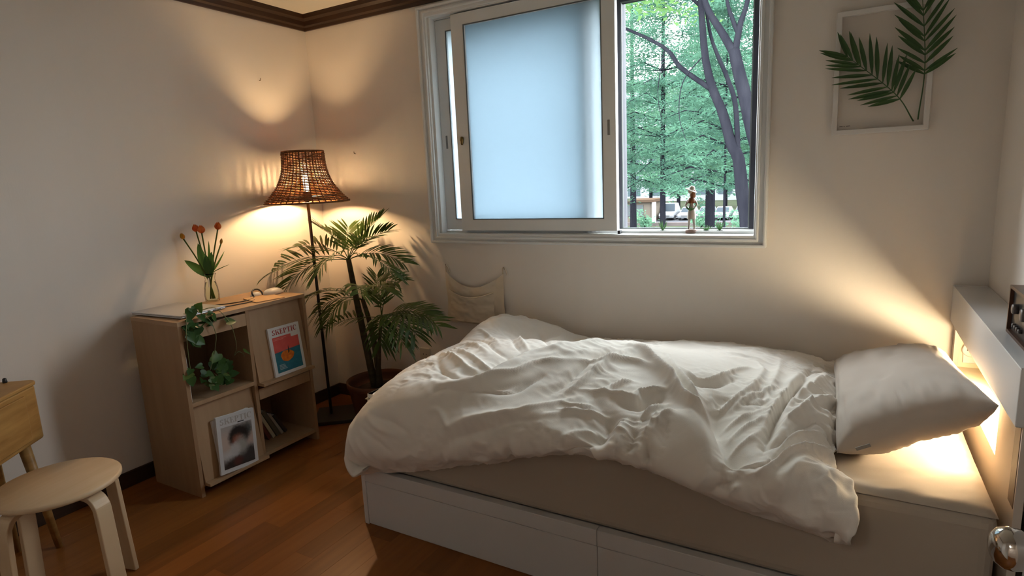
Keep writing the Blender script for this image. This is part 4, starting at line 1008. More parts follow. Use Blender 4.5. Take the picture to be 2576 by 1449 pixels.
# ------------------------------------------------------------------ wall things
pic = thing('picture_frame', 'slim white picture frame on the back wall right of the window', 'picture frame', (2.965, -.012, 1.45))
part('frame', ringframe(2.812, 3.122, 1.455, 1.900, .018, -.030, -.002), mat('white_frame_paint', (.66, .63, .60), .45), pic, bevel=.002)
art = part('print', MB().box(2.829, 3.105, -.0085, -.004, 1.472, 1.883), mat('warm_white_print', (.62, .555, .49), .6), pic)
for k, (a, b) in enumerate(((2.838, .011), (2.852, .004), (2.860, .014))):
    part('print_line', MB().box(a, a+b, -.0088, -.0085, 1.4865, 1.4885), mat('ink', (.12, .10, .09), .6), art)
PALM2 = leaf_mat('dark_palm_leaf', (.030, .075, .024), (.05, .105, .03), .5, .2, 8)
def wall_frond(label, root, bend, tip, npair, ll, width, spread0, spread1, seed):
    rg = random.Random(seed); th = thing('palm_leaf', label, 'palm leaf', root, 'palm leaves on the picture frame')
    ctl = bez([root, bend, tip], 40)
    m = MB(); n = 39
    for i, p in enumerate(ctl):
        r = .0024*(1-.6*i/n); p = Vector(p)
        tan = (ctl[min(n, i+1)]-ctl[max(0, i-1)]).normalized(); sd = tan.cross(Vector((0, -1, 0))).normalized()
        m.v += [tuple(p+sd*r), tuple(p-sd*r), tuple(p+Vector((0, r, 0)))]
    for i in range(n):
        for k in range(3): k2 = (k+1) % 3; m.f.append((i*3+k, (i+1)*3+k, (i+1)*3+k2, i*3+k2))
    st = part('stalk', m, PALM2, th)
    for j in range(npair):
        tt = j/(npair-1); i = int((.42+.57*tt)*n); tan = (ctl[min(n, i+1)]-ctl[max(0, i-1)]).normalized(); sd = tan.cross(Vector((0, -1, 0))).normalized()
        for sg in (1, -1):
            a = math.radians(spread0+(spread1-spread0)*tt+rg.uniform(-4, 4)); ln = ll*(.62+.42*math.sin(PI*(tt*.75+.15)))*rg.uniform(.92, 1.06)
            dirn = (tan*math.cos(a)+sd*sg*math.sin(a)).normalized(); dirn = (dirn+Vector((0, -.12*rg.random(), 0))).normalized()
            part('leaflet', leaf_blade(MB(), Vector(ctl[i])+Vector((0, -.001, 0)), Vector(ctl[i])+dirn*ln, width*rg.uniform(.85, 1.1), 5, (0, -1, .1), .02, .2), PALM2, th, False)
    return th
wall_frond('dark green palm leaf crossing the left side of the white picture frame', (3.075, -.018, 1.487), (3.010, -.036, 1.590), (2.845, -.040, 1.745), 13, .135, .0085, 62, 22, 3)
wall_frond('dark green palm leaf rising above the right side of the white picture frame', (3.088, -.018, 1.492), (3.095, -.036, 1.690), (3.060, -.040, 2.02), 15, .125, .0085, 55, 18, 5)
def wall_hook(label, loc, along):
    th = single('wall_hook', MB().tube([Vector(loc), Vector(loc)+Vector(along)*.012, Vector(loc)+Vector(along)*.014+Vector((0, 0, .012))], .0017, 6), mat('hook_metal', (.20, .13, .07), .4, metal=.8), label, 'hook', True, group='small hooks in the walls', loc=loc)
wall_hook('bare metal hook in the left wall above the lamp', (.0, -.364, 1.945), (1, 0, 0))
wall_hook('bare metal hook in the back wall between lamp and window', (.32, .0, 1.535), (0, -1, 0))
wall_hook('left hook holding the canvas wall pocket', (.935, .0, .885), (0, -1, 0))
wall_hook('right hook holding the canvas wall pocket', (1.312, .0, .880), (0, -1, 0))
wall_hook('metal hook above the white picture frame', (2.965, .0, 1.925), (0, -1, 0))
ot = thing('wall_outlet', 'cream wall outlet low on the back wall behind the palm', 'outlet', (.738, 0, .35))
part('plate', MB().box(.700, .776, -.008, 0, .315, .387), mat('cream_plate', (.62, .55, .44), .5), ot, bevel=.003)
for dx in (-.01, .01): part('hole', MB().tube([(.738+dx, -.0075, .351), (.738+dx, -.0095, .351)], .003, 8), BLACKPL, ot)

# canvas wall pocket, sagging between its two hooks
wp = thing('wall_pocket', 'cream canvas wall pocket sagging from two hooks below the window', 'wall organizer', (1.12, -.01, .57))
nu, nv = 40, 34
u, v = np.meshgrid(np.linspace(0, 1, nu), np.linspace(0, 1, nv), indexing='ij')
sag = .085*4*u*(1-u)
top = .858-sag*(1-.35*np.abs(u-.5)); bot = .570-.012*u
Pz = bot+(top-bot)*v
Px = .925+(1.312-.925)*u-.012*np.sin(PI*v)*(u-.5)
Py = -.010-.016*np.sin(PI*u)*v**2-.010*np.abs(np.sin(u*PI*2.3))*v-.006*fbm(np.stack([u*5, v*3, u*0], -1), 2, 3)
G = np.stack([Px, np.minimum(Py, -.003), Pz], -1)
body = part('back_cloth', grid_mesh('back_cloth', G[::-1]), CANVAS, wp)
u, v = np.meshgrid(np.linspace(0, 1, 36), np.linspace(0, 1, 24), indexing='ij')
top = .752-.030*4*u*(1-u); bot = .583+0*u
Pz = bot+(top-bot)*v; Px = .962+(1.245-.962)*u
Py = -.024-.018*np.sin(PI*u)-.012*np.sin(PI*u)*v-.007*fbm(np.stack([u*4, v*4, u*0+3], -1), 8, 3)
part('front_pocket', grid_mesh('front_pocket', np.stack([Px, Py, Pz], -1)[::-1]), CANVAS, wp)
hem = [(.962+(1.245-.962)*a, -.024-.030*math.sin(PI*a)-.003, .752-.030*4*a*(1-a)) for a in [k/20 for k in range(21)]]
part('pocket_hem', MB().tube(hem, .0035, 6), CANVAS, wp, True)
for hx_, hz_ in ((.935, .858), (1.306, .860)):
    part('loop', MB().tube(bez([(hx_-.006, -.006, hz_-.012), (hx_-.004, -.010, hz_+.022), (hx_+.004, -.012, hz_+.028), (hx_+.012, -.009, hz_+.018), (hx_+.020, -.007, hz_-.012)], 14), .0032, 6), CANVAS, wp, True)

# ------------------------------------------------------------------ window sill things
SZ = Z0+.0005
fig = thing('figurine', 'small figurine of a girl in a sun hat holding leaves on the sill', 'figurine', (2.267, .055, SZ))
fx, fy = 2.267, .055
CERAM = mat('glazed_cream', (.26, .19, .14), .5, .2); CERB = mat('glazed_brown', (.13, .045, .016), .5, .2); CERW = mat('glazed_white', (.30, .26, .22), .5, .2)
part('base', MB().lathe([(.026, 0), (.029, .006), (.027, .016), (.020, .019)], (fx, fy, SZ), 18), mat('glazed_pink', (.24, .155, .125), .5, .2), fig, True)
def skin_body(name, verts, edges, radii, m, parent):
    me = bpy.data.meshes.new(name); me.from_pydata([tuple(v_) for v_ in verts], edges, []); me.update()
    o = bpy.data.objects.new(name, me); COL.objects.link(o)
    o.modifiers.new('skin', 'SKIN'); sv = me.skin_vertices[0].data
    for k, r in enumerate(radii): sv[k].radius = (r, r)
    sv[0].use_root = True
    sub = o.modifiers.new('sub', 'SUBSURF'); sub.levels = 2; sub.render_levels = 2
    o.modifiers['skin'].use_smooth_shade = True
    dg = bpy.context.evaluated_depsgraph_get(); me2 = bpy.data.meshes.new_from_object(o.evaluated_get(dg)); me2.name = name
    bpy.data.objects.remove(o); bpy.data.meshes.remove(me)
    return part(name, me2, m, parent, True)
z = SZ+.017
bodyv = [(fx, fy, z+.085), (fx, fy, z+.108), (fx, fy, z+.130), (fx-.002, fy, z+.150), (fx-.003, fy, z+.162), (fx-.008, fy, z+.078), (fx-.010, fy, z+.045), (fx-.012, fy, z+.006), (fx-.012, fy-.008, z+.003),
         (fx+.008, fy, z+.078), (fx+.010, fy, z+.045), (fx+.013, fy, z+.006), (fx+.013, fy-.008, z+.003),
         (fx-.018, fy, z+.128), (fx-.026, fy-.002, z+.108), (fx-.016, fy-.014, z+.096), (fx+.016, fy, z+.128), (fx+.024, fy-.002, z+.110), (fx+.014, fy-.014, z+.098)]
bodye = [(0, 1), (1, 2), (2, 3), (3, 4), (0, 5), (5, 6), (6, 7), (7, 8), (0, 9), (9, 10), (10, 11), (11, 12), (2, 13), (13, 14), (14, 15), (2, 16), (16, 17), (17, 18)]
bodyr = [.012, .011, .010, .005, .005, .0095, .0065, .005, .004, .0095, .0065, .005, .004, .006, .0048, .004, .006, .0048, .004]
skin_body('body', bodyv, bodye, bodyr, CERW, fig)
part('head', half_ellipsoid((fx-.003, fy-.001, z+.170), .0125, .0125, .013).lathe([(.004, -.012), (.0105, -.006), (.0125, 0)], (fx-.003, fy-.001, z+.170), 24, False), CERAM, fig, True)
part('hair', MB().lathe([(.006, -.034), (.013, -.022), (.0135, 0), (.011, .008)], (fx+.004, fy+.004, z+.170), 16), CERB, fig, True)
part('hat', MB().lathe([(.0002, .020), (.008, .019), (.012, .013), (.013, .004), (.026, .0), (.028, -.001), (.026, -.0025), (.012, .0005)], (0, 0, 0), 22, False).xf(Matrix.Translation((fx-.002, fy, z+.176)) @ Matrix.Rotation(math.radians(24), 4, 'Y')), CERW, fig, True)
part('shawl', MB().lathe([(.019, -.016), (.0195, -.010), (.013, .008), (.006, .012)], (fx, fy, z+.134), 18, False), CERB, fig, True)
part('skirt', MB().lathe([(.020, -.040), (.0175, -.01), (.012, .012), (.0115, .02)], (fx, fy, z+.088), 18, False), CERW, fig, True)
TUFT = leaf_mat('spider_leaf', (.030, .075, .026), (.06, .12, .045), .6, .3, 30, .1)
def tuft_parts(parent, c, n, h, spread, seed, w=.0022):
    rg = random.Random(seed)
    for k in range(n):
        a = 2*PI*k/n+rg.uniform(-.3, .3); sp = spread*rg.uniform(.4, 1); hh = h*rg.uniform(.55, 1)
        part('leaf', leaf_blade(MB(), c, (c[0]+sp*math.cos(a), c[1]+sp*math.sin(a)*.7, c[2]+hh), w, 5, (math.cos(a)*.8, math.sin(a)*.8, .6), .18, .1), TUFT, parent)
tuft_parts(fig, (fx-.001, fy-.018, z+.085), 14, .018, .024, 3, .003)
for lab, xx, yy, hh, sd in (('spiky little grass plant at the left end of the sill', 2.130, .075, .050, 1), ('low little grass plant beside the figurine on the sill', 2.325, .085, .026, 2), ('spiky little grass plant right of the figurine on the sill', 2.385, .085, .046, 5)):
    th = thing('small_plant', lab, 'plant', (xx, yy, SZ), 'little plants on the window sill')
    part('pot', MB().lathe([(.010, 0), (.013, .006), (.012, .011), (.003, .011)], (xx, yy, SZ), 14), mat('dark_clump', (.03, .04, .025), .8), th, True)
    tuft_parts(th, (xx, yy, SZ+.008), 18, hh, .034, sd)

# ------------------------------------------------------------------ radio on the headboard
rad = thing('radio', 'dark wood tabletop radio with silver knobs on the headboard', 'radio', (3.298, -.84, .8895))
part('cabinet', ringframe(-.955, -.722, .8896, 1.014, .008, 0, .062).xf(Matrix(((0, 1, 0, 3.268), (1, 0, 0, 0), (0, 0, 1, 0), (0, 0, 0, 1)))), mat('walnut_veneer', (.085, .035, .018), .35, .45, var=((8, 30, 8), (.05, .02, .01), 4, .25)), rad)
fp = part('face_plate', MB().box(3.276, 3.328, -.9475, -.7295, .8975, 1.0062), mat('radio_black', (.016, .013, .012), .35), rad)
def knob(y_, z_, r, l): part('knob', MB().lathe([(r, 0), (r, l*.8), (r*.88, l)], (0, 0, 0), 20).xf(Matrix.Translation((3.2762, y_, z_)) @ Matrix.Rotation(-PI/2, 4, 'Y')), mat('knob_grey', (.12, .105, .10), .3, metal=.3), rad, True)
knob(-.785, .962, .013, .012); knob(-.875, .965, .016, .012)
for k in range(4): knob(-.780-.022*k, .918, .0055, .008)

# ------------------------------------------------------------------ stool
st = thing('stool', 'round birch stool with bent plywood legs in the near left corner', 'stool', (.71, -1.885, 0), rz=math.radians(103))
seat = MB().lathe([(.002, .428), (.168, .428), (.175, .432), (.175, .442), (.170, .447), (.02, .449), (.002, .449)], (0, 0, 0), 56, False)
part('seat', seat, BIRCH, st, True, local=True)
st.children[0].data.polygons.foreach_set('use_smooth', [True]*len(st.children[0].data.polygons))
legp = bez([(.06, 0, .4155), (.115, 0, .4155), (.150, 0, .408), (.168, 0, .388), (.175, 0, .355), (.183, 0, .20), (.194, 0, .0)], 34)
def strap(path, half, th_):
    m = MB(); n = len(path)
    for i, p in enumerate(path):
        tan = (path[min(n-1, i+1)]-path[max(0, i-1)]).normalized(); nn = tan.cross(Vector((0, 1, 0))).normalized()
        for a, b in ((-half, -th_), (half, -th_), (half, th_), (-half, th_)): m.v.append(tuple(p+Vector((0, a, 0))+nn*b))
    for i in range(n-1):
        for k in range(4): k2 = (k+1) % 4; m.f.append((i*4+k, i*4+k2, (i+1)*4+k2, (i+1)*4+k))
    m.f += [(3, 2, 1, 0), tuple((n-1)*4+k for k in range(4))]; return m
lm = strap(legp, .026, .0085)
lm.v = [(x_, y_, max(0, z_)) for x_, y_, z_ in lm.v]
for k in range(4):
    o = part('leg', MB().add(lm.v, lm.f).xf(Matrix.Rotation(PI/2*k, 4, 'Z')), BIRCH, st, False, .003, local=True)

# ------------------------------------------------------------------ small oak desk at the left edge
fd = Vector((.61, -.79, 0)); ed = Vector((-.79, -.61, 0)); K = Vector((.275, -1.728, 0))
desk = thing('side_table', 'oak side table with a drawer body and splayed legs at the left edge', 'table', (.30, -2.05, 0))
def deskbox(a0, a1, b0, b1, z0, z1, r=.05):
    pts = []
    c = K+fd*(a0+r)+ed*(b0+r)
    for i in range(7):
        a = PI+PI/2*i/6; pts.append(c+fd*r*math.sin(a-PI/2+PI)*-1*0+(-fd*math.cos(PI/2*i/6)-ed*math.sin(PI/2*i/6))*r)
    pts += [K+fd*a1+ed*b0, K+fd*a1+ed*b1, K+fd*a0+ed*b1]
    pts = [Vector((p.x, p.y, z0)) for p in pts]
    return MB().prism(pts[::-1], (0, 0, z1-z0))
part('body', deskbox(0, .48, 0, .21, .462, .668, .03), PINE, desk, bevel=.006)
part('top', deskbox(-.004, .485, -.004, .212, .6685, .684, .03), PINE, desk, bevel=.005)
part('drawer_front', MB().obox(K+fd*.27+Vector((0, 0, .565))+ed*-.004, fd*.18, ed*.004, Vector((0, 0, .085))), PINE, desk, bevel=.003)
for a, b in ((.06, .05), (.42, .05), (.42, .16), (.06, .16)):
    p = K+fd*a+ed*b; q = K+fd*(a+(-.055 if a < .2 else .055))+ed*(b+(-.02 if b < .1 else .02))
    part('leg', MB().tube([(p.x, p.y, .462), (q.x, q.y, 0)], [.020, .012], 14), PINE, desk, True)
part('corner_cap', MB().lathe([(.007, 0), (.008, .004), (.006, .016), (.003, .018)], tuple(K+fd*.012+ed*.10)[:2]+(.684,), 12), BLACKPL, desk, True)

# ------------------------------------------------------------------ door leaf and knob at the right edge
dr = thing('door_1', 'white door leaf standing open at the right edge', 'door', (3.21, -2.10, 0)); del dr['category']; dr['kind'] = 'structure'
fe, hg = Vector((3.131, -1.705, 0)), Vector((3.325, -2.50, 0)); dd = (hg-fe).normalized(); nn = Vector((dd.y, -dd.x, 0))
if nn.x > 0: nn = -nn
part('leaf', MB().prism([fe, hg, hg-nn*.036, fe-nn*.036], (0, 0, 2.0)).xf(Matrix.Translation((0, 0, .008))), mat('white_door_paint', (.58, .57, .56), .4), dr, bevel=.002)
kc = fe+dd*.065; KZ = .842
kM = Matrix.Translation((kc.x, kc.y, KZ)) @ nn.to_track_quat('Z', 'Y').to_matrix().to_4x4()
part('rose', MB().lathe([(.030, 0), (.030, .004), (.022, .009), (.012, .010)], (0, 0, 0), 24).xf(kM), CHROME, dr, True)
part('knob', MB().lathe([(.010, .008), (.010, .022), (.018, .026), (.0255, .036), (.0275, .048), (.0255, .058), (.018, .066), (.006, .069)], (0, 0, 0), 28).xf(kM), CHROME, dr, True, label='polished metal door knob')

# ------------------------------------------------------------------ outdoors (the room is one floor up)
GZ = -4.06
gr = struct('ground', MB().add([(-140, .3, GZ), (90, .3, GZ), (90, 160, GZ), (-140, 160, GZ)], [(0, 1, 2, 3)]), mat('dry_lawn', (.030, .028, .022), .95, 0, var=((.6, .6, .6), (.014, .022, .011), 5, .25)), 'dry lawn outside the window')
struct('parking_lot', MB().box(-60, 30, 62, 78, GZ, GZ+.02), mat('pale_asphalt', (.035, .035, .038), .9, 0, var=((3, 3, 3), (.028, .028, .031), 3, .3)), 'pale asphalt car park')
BARK = mat('grey_bark', (.0095, .0095, .012), .9, 0, var=((7, 7, 2), (.005, .005, .007), 4, .25), bump=((14, 14, 4), .6, .03))
FOL = [leaf_mat('pine_green', (.050, .108, .070), (.024, .056, .042), .7, .4, 1.2, 0), leaf_mat('fresh_green', (.064, .130, .078), (.034, .078, .050), .65, .45, 1.2, 0), leaf_mat('yellow_green', (.058, .105, .034), (.036, .078, .028), .6, .5, 1.5, 0)]  # leaf greens lifted and blued to carry a slight haze in their colour
def leaf_cloud(name, centres, per, spread, size, seed, flat=.55, thin=.42):
    """many small leaf cards (two triangles each, real size) gathered round the centres"""
    rg = np.random.default_rng(seed); C = np.asarray(centres, float); n = len(C)*per
    c = np.repeat(C, per, 0)+rg.normal(0, 1, (n, 3))*np.array([spread, spread, spread*flat])
    a = rg.normal(0, 1, (n, 3)); a[:, 2] *= .5; a /= np.linalg.norm(a, axis=1)[:, None]
    b = np.cross(a, rg.normal(0, 1, (n, 3))); b /= np.linalg.norm(b, axis=1)[:, None]
    s = size*rg.uniform(.6, 1.3, n)[:, None]; a = a*s; b = b*s*thin
    P = np.stack([c-a, c+b*.9-a*.1, c+a, c-b*.9-a*.1], 1).reshape(-1, 3)
    me = bpy.data.meshes.new(name); me.vertices.add(n*4); me.vertices.foreach_set('co', P.reshape(-1).astype(np.float32))
    me.loops.add(n*4); me.loops.foreach_set('vertex_index', np.arange(n*4, dtype=np.int32))
    me.polygons.add(n); me.polygons.foreach_set('loop_start', np.arange(0, n*4, 4, dtype=np.int32)); me.update(calc_edges=True)
    return me
def conifer_mesh(seed, h=13.0, r0=2.6, first=1.6, whorls=17, per=5):
    """returns (branch MB, leaf centres) of a pine with near level drooping boughs; trunk base at the origin"""
    rg = random.Random(seed); cs = []; brs = []
    for w in range(whorls):
        z = first+(h-first-.3)*w/whorls; rr = r0*(1-(w/whorls)**1.4)*rg.uniform(.75, 1.1)+.25
        for k in range(per):
            a = 2*PI*(k+rg.random()*.6)/per+w*.9; L = rr*rg.uniform(.7, 1.15)
            d = Vector((math.cos(a), math.sin(a), 0)); p0 = Vector((0, 0, z)); pts = [p0, p0+d*L*.5+Vector((0, 0, .10*L)), p0+d*L+Vector((0, 0, -.05*L))]
            brs.append(pts)
            for j in range(5):
                t = .25+.8*j/5+rg.uniform(-.05, .05); p = p0+d*L*t+Vector((rg.uniform(-.2, .2), rg.uniform(-.2, .2), .06*L*math.sin(PI*t)-.06))
                cs.append(tuple(p))
    return brs, cs
def build_conifer(seed, foliage_mat, label, loc, h, r0, first, trunk_r, size=.085, per_leaf=52, spread=.24, whorls=17, show_boughs=True, lean=0):
    th = thing('pine_tree', label, 'tree', loc, 'trees outside the window')
    brs, cs = conifer_mesh(seed, h, r0, first, whorls)
    part('trunk', MB().tube(bez([(0, 0, 0), (lean*.3, 0, h*.4), (lean, .05, h*.98)], 12), [trunk_r*(1-.8*i/11) for i in range(12)], 9), BARK, th, True, local=True)
    if show_boughs:
        for p in brs[:40]: part('bough', MB().tube(p, [.028, .018, .006], 4, False), BARK, th, local=True)
    part('foliage', leaf_cloud('foliage', cs, per_leaf, spread, size, seed, .4, .2), foliage_mat, th, local=True, kind='stuff')
    return th
def place_copy(src, label, loc, rz, sc):
    c = copy_tree(src); c.location = loc; c.rotation_euler.z = rz; c.scale = (sc, sc, sc); c['label'] = label; return c
pA = build_conifer(11, FOL[0], 'tall pine with a straight dark trunk at the left of the window view', (-2.86, 18.0, GZ), 14.5, 2.9, 5.0, .14, .075, 90, .25)
pB = build_conifer(12, FOL[0], 'slender pine with a thin trunk behind the leaning trunks', (-.10, 14.0, GZ), 11.5, 2.2, 5.0, .055, .065, 85, .20)
pC = build_conifer(13, FOL[1], 'pale green pine standing farther back in the middle of the view', (-2.64, 24.5, GZ), 16.0, 3.2, 5.0, .20, .095, 85, .31)
k = 0
for lab, x_, y_, rz, sc, src in [
    ('pine left of the tall straight pine, half behind the frosted pane', -6.6, 20.5, 1.1, 1.0, pA), ('pine behind the frosted pane near the wall', -4.6, 13.0, 2.3, .95, pB),
    ('pine far behind the frosted pane, left group', -10.5, 21.0, 3.0, 1.1, pA), ('pine at the right edge of the window view', 1.6, 19.0, 4.0, 1.05, pA),
    ('pale pine at the right behind the forked trunk', .6, 27.0, 2.0, 1.1, pC), ('pale pine farther back left of the middle', -8.2, 31.0, .7, 1.15, pC),
    ('pale pine beyond the right side of the view', 5.5, 24.0, 5.0, 1.05, pC), ('pale pine far back behind the frosted pane', -16.0, 30.0, 1.9, 1.2, pC),
    ('pine beyond the left side of the window', -13.5, 14.0, .4, 1.0, pA), ('pine close to the house left of the window', -8.8, 11.0, 3.4, .9, pB), ('pale pine in the back row near the car park', -5.2, 38.0, 1.4, 1.2, pC),
    ('pale pine in the back row right of the middle', -.8, 40.0, 2.7, 1.25, pC)]:
    place_copy(src, lab, (x_, y_, GZ), rz, sc)
def broadleaf(label, trunks, loc, cents, per, spread, size, seed, fm):
    th = thing('broadleaf_tree', label, 'tree', loc, 'trees outside the window')
    for nm, pts, r0, r1 in trunks:
        n = 26; part(nm, MB().tube(bez(pts, n), [r0+(r1-r0)*i/(n-1) for i in range(n)], 10), BARK, th, True)
    part('foliage', leaf_cloud('foliage', [(a-loc[0], b-loc[1], c-loc[2]) for a, b, c in cents], per, spread, size, seed), fm, th, local=True, kind='stuff')
    return th
rg = random.Random(21)
def crown_pts(cx, cy, cz, sx, sy, sz, n): return [(cx+rg.gauss(0, sx), cy+rg.gauss(0, sy), cz+rg.gauss(0, sz)) for _ in range(n)]
broadleaf('leaning tree with a long dark side branch in the right half of the window', [
    ('trunk', [(1.45, 9, GZ), (1.35, 9, -1.5), (1.21, 9, .32), (1.11, 9, .93), (1.03, 9, 1.56), (.90, 9, 1.82), (.74, 9, 2.39), (.55, 9, 2.84), (.42, 9, 3.38), (.35, 9, 4.08), (.28, 9, 5.0), (.2, 9, 6.2)], .145, .035),
    ('branch', [(.56, 9, 2.80), (.0, 8.95, 3.25), (-.29, 8.9, 3.63), (-1.03, 8.9, 4.08), (-1.8, 8.9, 4.4)], .050, .018),
    ('branch', [(1.02, 9, 1.62), (.95, 9.05, 2.5), (.79, 9.1, 3.0), (.60, 9.1, 3.45), (.47, 9.1, 3.85), (.30, 9.1, 4.8)], .050, .022),
    ('branch', [(.30, 9, 4.3), (-.6, 8.8, 5.2), (-1.4, 8.6, 5.7)], .03, .01), ('branch', [(.3, 9, 4.9), (1.0, 9.2, 5.8), (1.6, 9.4, 6.3)], .03, .01),
    ('twig', [(.42, 8.97, 3.45), (.05, 8.9, 3.0), (-.02, 8.9, 2.4), (.12, 8.9, 1.9)], .012, .004), ('twig', [(-.3, 8.9, 3.6), (-.42, 8.9, 2.9), (-.35, 8.9, 2.3)], .010, .004)],
    (1.45, 9, GZ), crown_pts(-.9, 8.8, 4.75, .55, .5, .28, 16)+crown_pts(-1.2, 7.8, 7.2, 2.6, 1.6, .9, 150), 64, .30, .078, 31, FOL[2])  # upper crown, mostly out of view, added to hold back direct skylight
broadleaf('forked tree with a thick grey trunk at the right edge of the window', [
    ('trunk', [(2.1, 8.3, GZ), (1.85, 8.3, -1.2), (1.58, 8.3, 1.05), (1.48, 8.3, 1.59), (1.36, 8.3, 2.0), (1.23, 8.3, 2.53), (1.11, 8.3, 2.99), (1.03, 8.3, 3.33)], .150, .090),
    ('branch', [(1.06, 8.3, 3.22), (.85, 8.3, 3.60), (.61, 8.3, 4.01), (.50, 8.3, 4.4), (.3, 8.3, 5.4)], .072, .03),
    ('branch', [(1.05, 8.3, 3.28), (1.12, 8.32, 3.72), (1.22, 8.34, 4.07), (1.45, 8.4, 5.3)], .058, .025),
    ('branch', [(1.10, 8.32, 3.55), (.98, 8.3, 3.86), (.90, 8.3, 4.15), (.75, 8.2, 5.1)], .040, .02)],
    (2.1, 8.3, GZ), crown_pts(2.4, 7.8, 7.0, 2.6, 1.6, .9, 150)+crown_pts(2.9, 8.4, 4.6, .5, .6, .5, 10), 64, .30, .078, 33, FOL[1])  # dense unseen upper crown added here too, cutting direct sky on the bed
# shrubs at the far edge of the lawn
for k, (lab, x_, y_, r) in enumerate([('round green shrub at the left edge of the car park', -15.9, 58, 1.3), ('round green shrub in front of the parked cars', -10.2, 58.3, 1.1), ('round green shrub at the right end of the car park', -6.0, 54.0, 1.4), ('low green shrub far right by the car park', -3.0, 58, 1.5)]):
    th = thing('shrub', lab, 'shrub', (x_, y_, GZ), 'shrubs by the car park')
    part('stem', MB().tube([(0, 0, 0), (.1, 0, r*.6), (0, .1, r)], [.08, .05, .02], 6), BARK, th, True, local=True)
    part('foliage', leaf_cloud('foliage', [(rg.gauss(0, r*.45), rg.gauss(0, r*.45), r*.7+rg.gauss(0, r*.3)) for _ in range(16)], 40, r*.28, .16, 40+k), FOL[1], th, local=True, kind='stuff')
# far tree belt: broad crowns beyond the car park
for k, (x_, y_, h_) in enumerate([(-40, 92, 15), (-33, 88, 13), (-26, 94, 17), (-20.5, 90, 12), (-14.5, 95, 18), (-9, 90, 14), (-3, 93, 16), (3, 89, 15), (10, 94, 17), (18, 90, 15)]):
    ords = ['first', 'second', 'third', 'fourth', 'fifth', 'sixth', 'seventh', 'eighth', 'ninth', 'tenth']
    th = thing('broadleaf_tree', 'broad tree beyond the car park, %s from the left' % ords[k], 'tree', (x_, y_, GZ), 'tree belt beyond the car park')
    part('trunk', MB().tube([(0, 0, 0), (.1, 0, h_*.4), (0, 0, h_*.8)], [.3, .22, .06], 7), BARK, th, True, local=True)
    part('foliage', leaf_cloud('foliage', [(rg.gauss(0, 2.2), rg.gauss(0, 1.6), h_*.6+rg.gauss(0, h_*.2)) for _ in range(46)], 40, .95, .36, 60+k), FOL[k % 2], th, local=True, kind='stuff')

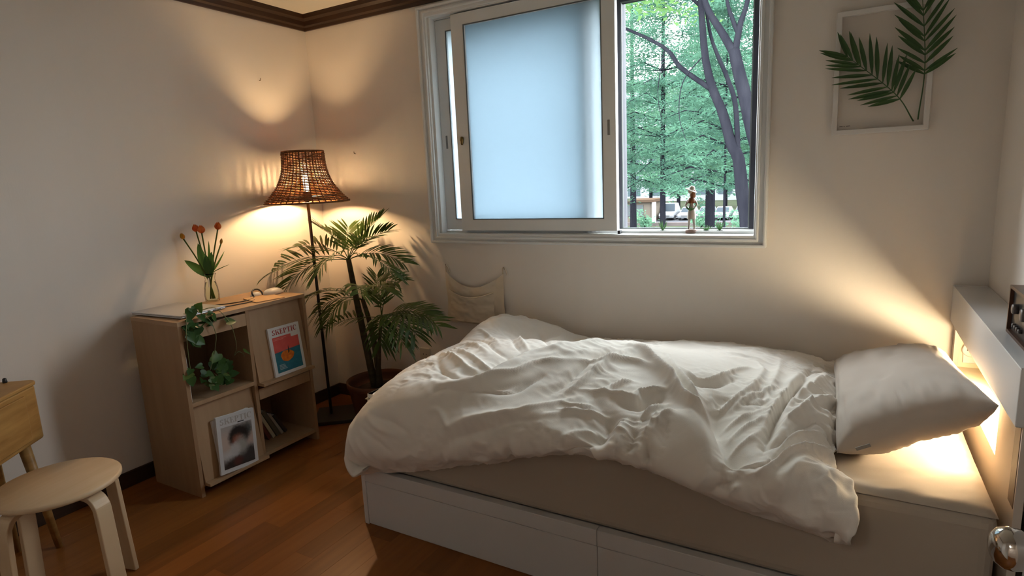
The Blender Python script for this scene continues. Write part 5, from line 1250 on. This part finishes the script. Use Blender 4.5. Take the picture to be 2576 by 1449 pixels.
# parked cars, seen from the front
CARW = mat('white_car_paint', (.09, .093, .10), .4, .05); CARG = mat('silver_car_paint', (.045, .048, .052), .4, .05); CARGL = mat('dark_car_glass', (.010, .014, .018), .3, .05)
def car(label, x_, y_, paint, van=False):
    th = thing('car', label, 'car', (x_, y_, GZ+.02), 'parked cars')
    hb_ = .82 if not van else .95; ht = 1.45 if not van else 1.95; w = .86
    side = [(-2.1, .28), (2.1, .28), (2.15, .62), (2.0, hb_), (1.0, hb_+.05), (-1.0, hb_+.05), (-2.0, hb_-.06), (-2.15, .6)]   # y along the car, -y is the nose
    part('body', MB().prism([(-w, a, b) for a, b in side], (2*w, 0, 0)), paint, th, bevel=.09, local=True)
    cab = [(-.95, hb_), (-.30, ht-.04), (.15, ht), (1.0, ht-.05), (1.55, hb_)]
    m = MB(); n = len(cab)
    m.add([(-w*(.98 if b <= hb_ else .80), a, b) for a, b in cab]+[(w*(.98 if b <= hb_ else .80), a, b) for a, b in cab], [tuple(range(n)), tuple(range(2*n-1, n-1, -1))]+[(i+1, i, i+n, i+1+n) for i in range(n-1)])
    part('cabin', m, paint, th, bevel=.05, local=True)
    part('windscreen', MB().add([(-w*.86, -.93, hb_+.05), (w*.86, -.93, hb_+.05), (w*.72, -.37, ht-.09), (-w*.72, -.37, ht-.09)], [(0, 1, 2, 3)]).xf(Matrix.Translation((0, -.03, .02))), CARGL, th, local=True)
    for sx in (-1, 1):
        part('headlight', MB().box(sx*.52, sx*.80, -2.17, -2.08, .56, .70), mat('lamp_lens', (.75, .78, .8), .15), th, local=True, bevel=.02)
        for sy in (-1.3, 1.3): part('wheel', MB().lathe([(.2, -.1), (.31, -.1), (.31, .1), (.2, .1)], (0, 0, 0), 16).xf(Matrix.Translation((sx*.76, sy, .31)) @ Matrix.Rotation(PI/2, 4, 'Y')), BLACKPL, th, local=True)
    part('grille', MB().box(-.42, .42, -2.16, -2.1, .45, .60), BLACKPL, th, local=True)
    return th
car('white van parked leftmost beside the gate house', -16.2, 69.3, CARW, True); car('white car parked left of the sill figurine', -14.0, 69.2, CARW); car('silver car parked behind the sill figurine', -11.9, 69.3, CARG)
car('white car parked just right of the sill figurine', -10.0, 68.9, CARW); car('white car parked by the leaning trunk', -7.9, 69.2, CARW); car('white van parked rightmost in the window view', -5.6, 69.6, CARW, True)
# gate house and low wall
gh = thing('gate_house', 'small beige gate house with a flat roof by the car park', 'building', (-19.6, 66, GZ))
part('wall', MB().box(-21.6, -17.4, 65, 69, GZ, GZ+2.3), mat('beige_render', (.05, .042, .034), .9, 0), gh)
part('roof', MB().box(-22.0, -16.9, 64.6, 69.4, GZ+2.3, GZ+2.62), mat('brown_fascia', (.03, .02, .014), .8, 0), gh, bevel=.03)
f_ = part('window', MB().box(-20.9, -18.2, 64.94, 65.02, GZ+.7, GZ+2.0), mat('grey_shutter', (.035, .038, .04), .8, 0), gh, label='grey shutter')
part('post', MB().box(-17.1, -16.75, 64.7, 65.05, GZ, GZ+2.3), mat('white_post', (.75, .77, .78), .6), gh)
lw_ = single('low_wall', MB().box(-34, 12, 60.2, 60.6, GZ, GZ+.35), mat('pale_pink_stone', (.06, .048, .045), .9, 0, var=((.8, .8, .8), (.035, .03, .03), 3, .25)), 'low pale stone wall in front of the car park', 'wall', loc=(-11, 60.4, GZ))
ab = thing('apartment_building', 'white apartment block glimpsed beyond the tree belt', 'building', (-22, 118, GZ))
part('wall', MB().box(-48, 6, 118, 128, GZ, GZ+24), mat('white_render', (.10, .105, .115), .9, 0), ab)
for fl in range(8):
    for kx in range(12): part('window', MB().box(-47+4.5*kx, -44.4+4.5*kx, 117.9, 118.02, GZ+1.2+3*fl, GZ+2.7+3*fl), mat('far_glass', (.02, .03, .035), .3, .1), ab)
